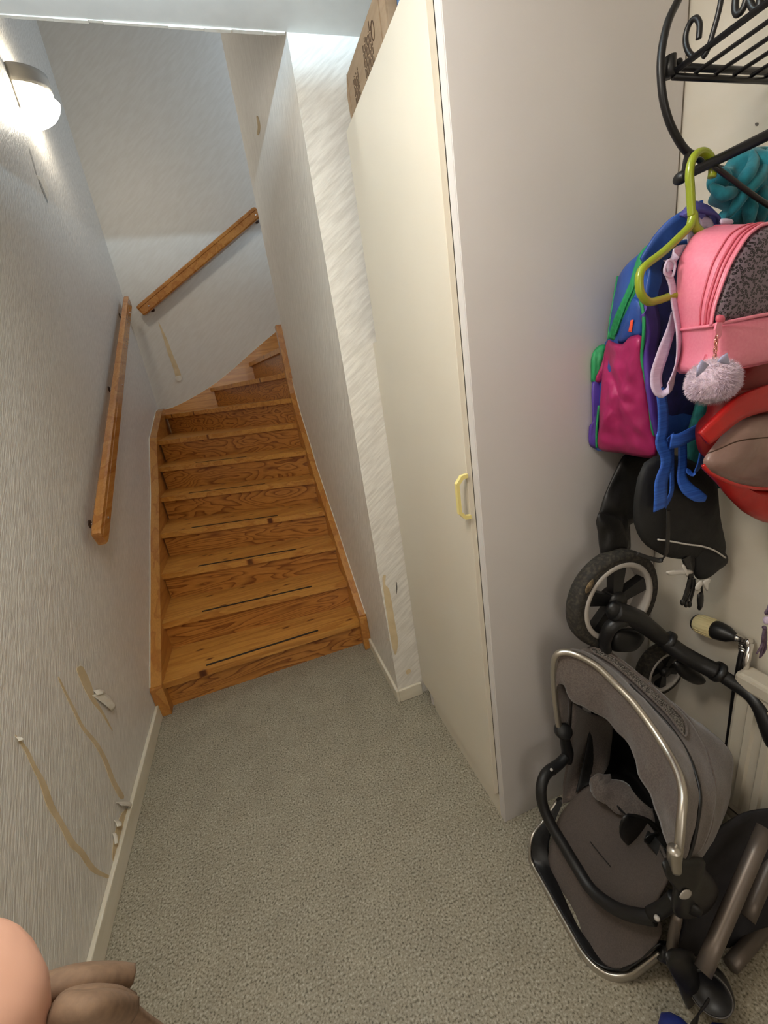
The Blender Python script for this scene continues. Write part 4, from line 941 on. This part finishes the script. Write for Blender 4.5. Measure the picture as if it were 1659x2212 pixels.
# hood: three hoops that share the two hinges, with cloth between them
HL, HR = (235, 640, .80), (1040, 1620, .40)
bowA = [(225, 640, .80), (195, 420, .80), (182, 230, .795), (200, 110, .785), (270, 85, .77), (370, 115, .74), (480, 180, .71), (600, 295, .67), (730, 430, .62), (850, 590, .57), (960, 760, .52), (1040, 920, .475), (1070, 1060, .445), (1060, 1220, .425), (1045, 1400, .41), (1020, 1580, .40)]
bowB = [(270, 640, .81), (290, 480, .82), (340, 250, .82), (385, 100, .81), (450, 50, .79), (540, 70, .77), (650, 140, .745), (800, 260, .705), (960, 400, .66), (1080, 520, .62), (1180, 660, .575), (1250, 820, .53), (1290, 1000, .49), (1290, 1180, .46), (1230, 1400, .435), (1100, 1570, .41)]
bowM = [(250, 640, .805), (240, 450, .81), (250, 240, .81), (290, 120, .80), (360, 85, .785), (450, 115, .76), (560, 190, .73), (700, 310, .69), (850, 460, .64), (980, 600, .59), (1090, 760, .54), (1160, 930, .495), (1190, 1080, .465), (1170, 1260, .44), (1130, 1440, .42), (1060, 1590, .403)]
rear = [(300, 700, .83), (350, 560, .84), (400, 400, .85), (470, 240, .85), (560, 160, .84), (680, 170, .82), (800, 280, .79), (950, 400, .75), (1110, 530, .70), (1250, 620, .61), (1360, 720, .565), (1415, 820, .54), (1415, 1000, .515), (1370, 1200, .49), (1290, 1400, .46), (1150, 1560, .43)]
flap_ = [(228, 640, .795), (205, 460, .79), (200, 330, .785), (250, 320, .77), (300, 430, .75), (400, 480, .72), (520, 540, .69), (600, 620, .66), (680, 720, .62), (740, 840, .585), (780, 960, .55), (840, 1080, .52), (880, 1200, .495), (930, 1330, .465), (970, 1450, .435), (1000, 1580, .405)]
gA, gB, gM, gR, gF = [Y(K4, b) for b in (bowA, bowB, bowM, rear, flap_)]
child('hood_visor', surf([gF, [a.lerp(b, .5)+NQ*.006 for a, b in zip(gF, gA)], gA], .003, 4, 5, wr=.006, wf=26), 'grey_cloth', st, True)
child('hood_panel', surf([gA, [a.lerp(b, .5)-NQ*.012 for a, b in zip(gA, gM)], gM, [a.lerp(b, .5)-NQ*.004 for a, b in zip(gM, gB)], gB], .003, 4, 4, wr=.004, wf=24), 'grey_cloth', st, True)
child('hood_rear', surf([gB, [a.lerp(b, .5)+NQ*.004 for a, b in zip(gB, gR)], gR], .003, 4, 5, wr=.006, wf=16), 'grey_cloth', st, True)
child('hood_bow', tube([p+NQ*.006 for p in gA], .0088, 6, 14), 'silver', st, True)
child('hood_binding', tube([p+NQ*.003 for p in gM[7:]], .0042, 5, 8), 'black_plastic', st, True)
def toward(p, d): return p+(C0-p).normalized()*d
mwr = [[toward(gM[i+1].lerp(gB[i], f), .014) for i in range(4, 10)] for f in (.34, .56, .80)]
child('mesh_window', surf(mwr, .002, 5, 3), 'mesh_net', st, True)
child('window_hem', tube([toward(p, .002) for p in mwr[0]+mwr[2][::-1]], .0026, 4, 8, closed=True), 'grey_cloth', st, True)
child('side_drape', puff(Y(K4, [(180, 240), (230, 280), (270, 360), (285, 480), (270, 590), (215, 610), (195, 500), (165, 350)], .80), NQ, .014, .012, 8, 3, wr=.010, wf=40), 'grey_cloth', st, True)
# left hinge, seat side wing
child('hinge', lathe([(0, -.016), (.021, -.016), (.024, -.010), (.024, .010), (.018, .015), (0, .015)], at(*K4(245, 635), .79), Vector((-.3, -1, .6)), 24), 'black_plastic', st, True)
child('hinge_arm', tube(Y(K4, [(250, 650, .80), (262, 720, .80), (275, 790, .80), (270, 850, .795)]), [.013, .016, .018, .015], 5, 12), 'black_plastic', st, True)
child('seat_wing', surf([Y(K4, q) for q in ([(320, 450, .80), (310, 640, .79), (275, 850, .79), (255, 1000, .785), (240, 1140, .78)], [(440, 520, .82), (410, 660, .83), (370, 820, .83), (330, 960, .80), (300, 1120, .77)], [(590, 570, .80), (580, 720, .82), (560, 860, .81), (510, 960, .78), (470, 1010, .74)])], .004, 5, 4, wr=.004), 'grey_cloth', st, True)
child('seat_back', surf([Y(K4, q) for q in ([(440, 480, .84), (600, 600, .86), (750, 750, .82), (900, 1000, .74), (1000, 1300, .62)], [(400, 760, .82), (560, 850, .86), (700, 950, .82), (850, 1150, .72), (960, 1400, .58)], [(330, 1060, .77), (470, 1000, .76), (640, 1080, .72), (800, 1260, .62), (950, 1540, .46)])], .004, 5, 5), 'black_cloth', st, True)
sp = surf([Y(K4, q) for q in (
    [(470, 985, .745), (600, 1080, .70), (760, 1200, .63), (880, 1340, .55), (960, 1500, .47)],
    [(330, 1090, .765), (520, 1230, .69), (680, 1370, .61), (840, 1520, .52), (975, 1660, .445)],
    [(215, 1250, .77), (380, 1440, .68), (540, 1600, .60), (720, 1760, .51), (900, 1850, .45)],
    [(150, 1500, .735), (290, 1760, .645), (450, 1950, .565), (640, 2080, .495), (930, 2030, .43)],
    [(185, 1700, .70), (290, 1920, .62), (420, 2130, .535), (600, 2290, .47), (850, 2180, .43)])], .006, 5, 5, wr=.0025)
child('seat_pad', sp, 'grey_seat', st, True)
for q in ([(430, 1400, .665), (560, 1560, .60), (720, 1750, .52)], [(620, 1620, .575), (680, 1700, .545), (760, 1800, .50)]):
    child('pad_seam', tube([toward(p, .006) for p in Y(K4, q)], .0013, 5, 6), 'black_cloth', st, True)
child('head_cushion', surf([[p+NQ*.012 for p in Y(K4, q)] for q in ([(540, 915, .74), (560, 990, .72), (660, 1000, .70), (740, 1050, .67), (800, 1110, .645), (850, 1150, .63)], [(475, 930, .74), (510, 1010, .715), (610, 1060, .69), (700, 1120, .66), (780, 1180, .635), (845, 1210, .62)], [(465, 1010, .735), (520, 1080, .705), (600, 1140, .68), (690, 1190, .65), (780, 1225, .63), (830, 1228, .62)])], .018, 5, 4, wr=.006, wf=50), 'grey_cloth', st, True)
child('cushion_roll', tube([p+NQ*.02 for p in Y(K4, [(545, 930, .735), (500, 920, .735), (470, 960, .733), (480, 1030, .72), (540, 1090, .70)])], [.006, .010, .011, .009, .006], 5, 10), 'grey_cloth', st, True)
child('harness_buckle', puff([toward(p, .030) for p in Y(K4, [(640, 1260), (690, 1205), (800, 1225), (880, 1270), (930, 1340), (880, 1350), (800, 1380), (770, 1420), (725, 1445), (660, 1400), (632, 1340)], .60)], NQ, .012, .01, 6, 2), 'black_plastic', st, True)
child('harness_strap', ribbon([toward(p, .030) for p in Y(K4, [(620, 1160, .66), (680, 1215, .64), (740, 1260, .615)])], .016, side=(.5, -.5, -.6), th=.003), 'black_cloth', st, True)
child('harness_strap', ribbon([toward(p, .034) for p in Y(K4, [(820, 1360, .565), (880, 1420, .53), (940, 1500, .50), (990, 1560, .47)])], [.026, .03, .032, .03], side=(.4, -.2, .8), th=.004), 'black_cloth', st, True)
child('strap_slider', puff([toward(p, .040) for p in Y(K4, [(800, 1380), (890, 1330), (910, 1360), (830, 1420)], .545)], NQ, .004, .004, 3, 2), 'black_plastic', st, True)
# bumper bar
child('bumper_bar', tube(Y(K4, [(160, 900, .785), (115, 950, .775), (92, 1040, .76), (105, 1150, .745), (160, 1280, .715), (250, 1430, .67), (340, 1580, .625), (430, 1720, .58), (540, 1820, .535), (660, 1885, .495), (780, 1915, .46), (870, 1925, .44)]), .0155, 6, 16), 'black_foam', st, True)
child('bumper_joint', tube(Y(K4, [(265, 810, .795), (220, 860, .79), (160, 905, .785)]), [.014, .015, .0165], 5, 14), 'black_plastic', st, True)
child('bumper_joint', tube(Y(K4, [(850, 1905, .445), (950, 1850, .43), (1020, 1790, .42)]), [.0155, .0150, .016], 5, 14), 'black_plastic', st, True)
child('rivet', ball(at(*K4(172, 878), .778)+NQ*.015, .0045, sc=(1, 1, 1)), 'rim', st, True)
child('rivet', ball(at(*K5(893, 545), .435)+NQ*.013, .0062), 'rim', st, True)
# foot frame: silver loop with a black inner band
loop = [(205, 1120, .80), (110, 1260, .79), (30, 1370, .775), (14, 1500, .76), (40, 1610, .74), (110, 1780, .69), (200, 1980, .63), (290, 2130, .575), (370, 2250, .53), (460, 2330, .495), (570, 2360, .468), (700, 2330, .448), (820, 2250, .435), (925, 2165, .425)]
gl = Y(K4, loop)
for p in gl: p.z = max(p.z, .012)
child('foot_frame', ribbon(gl, [.016, .018, .020, .022, .022, .022, .022, .022, .026, .030, .032, .032, .032, .030], side=(0, -.12, 1), th=.007, n=6), 'silver', st, True)
bandi = Y(K4, [(250, 1110, .785), (185, 1270, .77), (148, 1400, .755), (148, 1500, .735), (180, 1620, .71), (255, 1790, .66), (345, 1980, .60), (435, 2110, .55), (520, 2220, .505), (600, 2280, .475), (690, 2280, .45), (790, 2220, .435), (860, 2150, .425), (920, 2110, .42)])
for n_, p in enumerate(bandi):
    if p.z < .010: bandi[n_] = C0+(p-C0)*((.010-CAMH)/(p.z-CAMH))
gl2 = [p+Vector((.005, .004, .010)) for p in gl]
child('foot_band', surf([gl2, [a.lerp(b, .5)+Vector((0, 0, .004)) for a, b in zip(gl2, bandi)], bandi], .003, 4, 4), 'black_plastic', st, True)
child('foot_corner', tube(Y(K4, [(900, 2150, .43), (960, 2170, .42), (1020, 2160, .412)]), [.018, .022, .018], 4, 14), 'black_plastic', st, True)
# right hinge block, grey seat tube, lower chassis
child('hinge', puff(Y(K5, [(930, 200), (1000, 180), (1100, 190), (1220, 190), (1230, 260), (1290, 330), (1320, 420), (1260, 520), (1160, 570), (1040, 570), (990, 500), (1000, 340), (940, 260)], .405), NQ, .030, .035, 10, 3), 'black_plastic', st, True)
child('bow_socket', tube(Y(K5, [(1010, 110, .40), (1012, 180, .40), (1015, 250, .398)]), [.012, .013, .012], 4, 14), 'silver', st, True)
child('hinge_button', puff([p+NQ*.033 for p in Y(K5, [(1045, 330), (1070, 290), (1110, 285), (1130, 310), (1110, 345), (1060, 350)], .405)], NQ, .004, .004, 4, 2), 'rim', st, True)
child('hinge_button', lathe([(0, 0), (.016, 0), (.014, .006), (0, .007)], at(*K5(1140, 430), .405)+NQ*.028, NQ, 20), 'black_foam', st, True)
child('seat_tube', tube(Y(K5, [(1032, 550, .415), (1010, 680, .412), (990, 820, .41)]), .0110, 3, 16), 'tube_grey', st, True)
child('chassis_tube', tube(Y(K6, [(1620, -300, .425), (820, 1540, .352)]), .0165, 5, 20), 'tube_grey', st, True)
child('chassis_tube', tube(Y(K6, [(1800, -100, .445), (1390, 850, .40)]), .0165, 5, 20), 'tube_grey', st, True)
child('chassis_tube', tube(Y(K6, [(1900, 650, .41), (1180, 1460, .375)]), .0165, 5, 20), 'tube_grey', st, True)
child('joint_cap', ball(at(*K6(918, 1510), .345), .0028, seg=8), 'chrome', st)
child('storage_basket', surf([Y(K6, q) for q in ([(500, 60, .46), (900, -250, .48), (1300, -480, .475), (1659, -560, .46), (2000, -600, .44)], [(560, 500, .45), (900, 400, .465), (1300, 200, .455), (1659, 100, .44), (2000, 0, .425)], [(560, 900, .44), (800, 900, .435), (1200, 800, .43), (1659, 600, .41), (2000, 500, .395)], [(420, 1250, .425), (700, 1300, .42), (1050, 1250, .412), (1400, 1050, .40), (2000, 800, .38)])], .006, 5, 5, wr=.006), 'basket', st, True)
fw = Y(K6, [(900, 1760, .35)])[0]
child('caster_fork', puff(Y(K6, [(330, 1330), (450, 1270), (700, 1330), (760, 1500), (900, 1590), (820, 1780), (660, 1990), (580, 1900), (500, 1700), (380, 1450)], .375), NQ, .03, .03, 8, 3), 'black_plastic', st, True)
R_ = .044
axw = Vector((-.62, -.52, .58)).normalized()
fw.z = max(fw.z, .044)
child('caster_wheel', lathe([(0, -.026), (.038, -.026), (.044, -.018), (.045, .006), (.041, .014), (.036, .016), (.030, .004), (0, .002)], fw, axw, 40), 'black_plastic', st, True)
child('caster_ring', lathe([(.0385, .0145), (.040, .0165), (.042, .0145), (.0385, .0145)], fw, axw, 40), 'rim_dark', st, True)
child('wrist_strap', ribbon([Vector((p.x, p.y, max(p.z, .004))) for p in Y(K6, [(900, 1900, .33), (820, 2010, .325), (760, 2090, .32), (720, 2160, .315), (700, 2260, .305)])], [.012, .016, .02, .022, .02], side=(1, .2, 0), th=.003), 'dark_nylon', st, True)

# ------------------------------------------------------------------ pair of blue shoes
def shoe(label, tip, yaw, ln=.20, wd_=.078, ht=.055):
    sh = thing('shoe', label, 'shoe', (tip[0], tip[1]-ln*.5, 0), 'blue shoes by the stroller wheel')
    c, s = math.cos(yaw), math.sin(yaw)
    def W(x, y, z): return Vector((tip[0]+x*c-y*s, tip[1]+x*s+y*c, z))
    secs = [(0, .02, .020), (-.008, .5, .034), (-.025, .82, .048), (-.055, 1, .056), (-.09, .98, .062), (-.13, .84, .060), (-.165, .82, .066), (-.19, .7, .068), (-.2, .3, .05)]
    bm = nb(); V = []
    for y, ws, h in secs:
        row = []
        for j in range(16):
            a = 2*math.pi*j/16; xx = math.cos(a)*wd_/2*ws; zz = math.sin(a)
            z = .014+(h-.014)*max(zz, 0)**.8 if zz > 0 else .014*(1-min(1, -zz*1.6))+.0085
            row.append(bm.verts.new(W(xx, y, z)))
        V.append(row)
    for a, b in zip(V, V[1:]):
        for j in range(16): bm.faces.new((a[j], a[(j+1) % 16], b[(j+1) % 16], b[j]))
    bm.faces.new(V[0][::-1]); bm.faces.new(V[-1])
    child('upper', bm, 'blue_shoe', sh, True)
    ol = [W(math.cos(a)*wd_*.48*(1 if math.sin(a) > -.2 else .85), -ln/2+math.sin(a)*ln*.5, .0) for a in [2*math.pi*i/20 for i in range(20)]]
    child('sole', prism(ol, (0, 0, .010)), 'black_plastic', sh)
    child('opening', puff([W(math.cos(a)*.024, -.135+math.sin(a)*.045, .0655) for a in [2*math.pi*i/10 for i in range(10)]], (0, 0, 1), .002, .006, 4, 2), 'black_cloth', sh, True)
t0 = atz(1428, 2183, .03); t1 = atz(1538, 2204, .03)
shoe('blue shoe toe peeking in at the bottom edge, the left one', t0, .05)
shoe('blue shoe toe at the bottom edge, right of the black strap', t1, -.05)

# ------------------------------------------------------------------ brown suede jacket and the bare hand holding it
K7 = rd(0, 1920, 4.1475)
jk = thing('jacket', 'brown suede jacket folded over, bottom left corner', 'jacket', (-.2, .27, 1.0))
def J(q, dy=0): return [at(*K7(a, b), y+dy) for a, b, y in q]
child('upper_fold', surf([J(q) for q in ([(330, 870, .29), (420, 830, .29), (600, 775, .29), (800, 742, .292), (1000, 735, .294), (1185, 755, .296)],
    [(380, 850, .275), (470, 840, .272), (640, 800, .270), (820, 780, .270), (1000, 775, .272), (1170, 790, .276)],
    [(400, 960, .268), (520, 930, .266), (680, 890, .266), (840, 860, .266), (980, 870, .268), (1120, 860, .274)],
    [(420, 1050, .275), (540, 1020, .276), (700, 960, .276), (850, 930, .276), (980, 925, .278), (1070, 920, .284)],
    [(440, 1250, .29), (560, 1150, .29), (700, 1050, .29), (850, 1000, .29), (980, 960, .29), (1075, 922, .292)])], .006, 5, 5), 'brown', jk, True)
child('fold_edge', tube(J([(1190, 765, .287), (1150, 830, .283), (1110, 880, .282), (1065, 925, .283)]), [.0008, .0022, .0026, .001], 5, 8), 'brown_dark', jk, True)
child('lower_fold', surf([J(q) for q in ([(480, 1110, .262), (560, 980, .262), (700, 925, .262), (880, 908, .262), (1060, 930, .264), (1190, 990, .27)],
    [(490, 1130, .250), (575, 1000, .248), (710, 960, .246), (880, 945, .246), (1050, 965, .25), (1185, 1020, .262)],
    [(500, 1150, .258), (580, 1020, .256), (720, 1005, .254), (880, 992, .254), (1040, 1005, .256), (1180, 1045, .264)])], .004, 5, 5), 'brown', jk, True)
child('front_fold', surf([J(q) for q in ([(470, 1150, .252), (570, 1025, .248), (720, 1010, .246), (880, 998, .246), (1040, 1010, .248), (1185, 1050, .256)],
    [(470, 1180, .246), (590, 1080, .236), (740, 1060, .232), (880, 1050, .232), (1020, 1070, .236), (1165, 1100, .25)],
    [(480, 1260, .25), (600, 1200, .24), (740, 1190, .236), (880, 1190, .236), (1000, 1190, .24), (1130, 1190, .25)],
    [(480, 1500, .26), (600, 1500, .25), (740, 1500, .25), (880, 1500, .25), (1000, 1500, .25), (1100, 1500, .26)])], .006, 5, 5), 'brown', jk, True)
child('fold_edge', tube(J([(1190, 1050, .254), (1175, 1110, .252), (1130, 1180, .252), (1080, 1260, .252)]), [.001, .003, .003, .002], 5, 8), 'brown_dark', jk, True)
child('jacket_body', surf([J(q) for q in ([(1080, 920, .29), (1190, 990, .29), (1330, 1110, .295), (1480, 1220, .30), (1600, 1350, .31)],
    [(900, 1000, .30), (1100, 1150, .295), (1280, 1250, .295), (1400, 1350, .30), (1500, 1500, .31)],
    [(500, 1200, .30), (800, 1400, .30), (1000, 1500, .30), (1200, 1600, .30), (1300, 1700, .31)])], .006, 5, 5), 'brown', jk, True)

def skinned(name, m, parent, verts, edges, radii, root=0, sub=2):
    me = bpy.data.meshes.new(name); me.from_pydata([tuple(v) for v in verts], edges, []); me.update()
    o = bpy.data.objects.new(name, me); COL.objects.link(o)
    md = o.modifiers.new('skin', 'SKIN'); md.use_smooth_shade = True
    for i, r_ in enumerate(radii):
        sv = me.skin_vertices[0].data[i]; sv.radius = (r_, r_); sv.use_root = (i == root)
    s_ = o.modifiers.new('sub', 'SUBSURF'); s_.levels = sub; s_.render_levels = sub
    bpy.context.view_layer.update()
    dg = bpy.context.evaluated_depsgraph_get(); m2 = bpy.data.meshes.new_from_object(o.evaluated_get(dg))
    bpy.data.objects.remove(o)
    m2.materials.clear(); m2.materials.append(M[m]); m2.polygons.foreach_set('use_smooth', [True]*len(m2.polygons))
    o = bpy.data.objects.new(name, m2); COL.objects.link(o); o.parent = parent
    o.matrix_parent_inverse = Matrix.Translation(-parent.location); return o
ps = thing('person', 'bare forearm and bent hand of a person reaching in at the bottom left corner', 'person', (-.27, .2, .95))
def Hq(a, b, y): return at(a, b, y)
wrist, elbow = Hq(10, 2620, .235), Hq(-120, 3400, .20)
palm, kn = Hq(-8, 2300, .24), Hq(-22, 2070, .245)
V_ = [elbow, (elbow+wrist)/2, wrist, palm, kn]
E_ = [(0, 1), (1, 2), (2, 3), (3, 4)]; Rr = [.040, .036, .028, .034, .030]
def fing(base, pts, rs):
    prev = base
    for p, r_ in zip(pts, rs):
        V_.append(p); Rr.append(r_); E_.append((prev, len(V_)-1)); prev = len(V_)-1
for i, l_ in enumerate((.030, .034, .031, .025)):
    b_ = kn+Vector((-.026, -.024+.017*i, -.004))
    fing(4, [b_, b_+Vector((-l_, 0, -.006)), b_+Vector((-l_-.004, 0, -.032)), b_+Vector((-l_*.45, 0, -.040))], [.0105, .0098, .0088, .008])
fing(3, [palm+Vector((-.034, -.022, .012)), palm+Vector((-.058, -.030, .020)), palm+Vector((-.078, -.026, .016))], [.013, .011, .0092])
skinned('arm', 'skin', ps, V_, E_, Rr, 2)
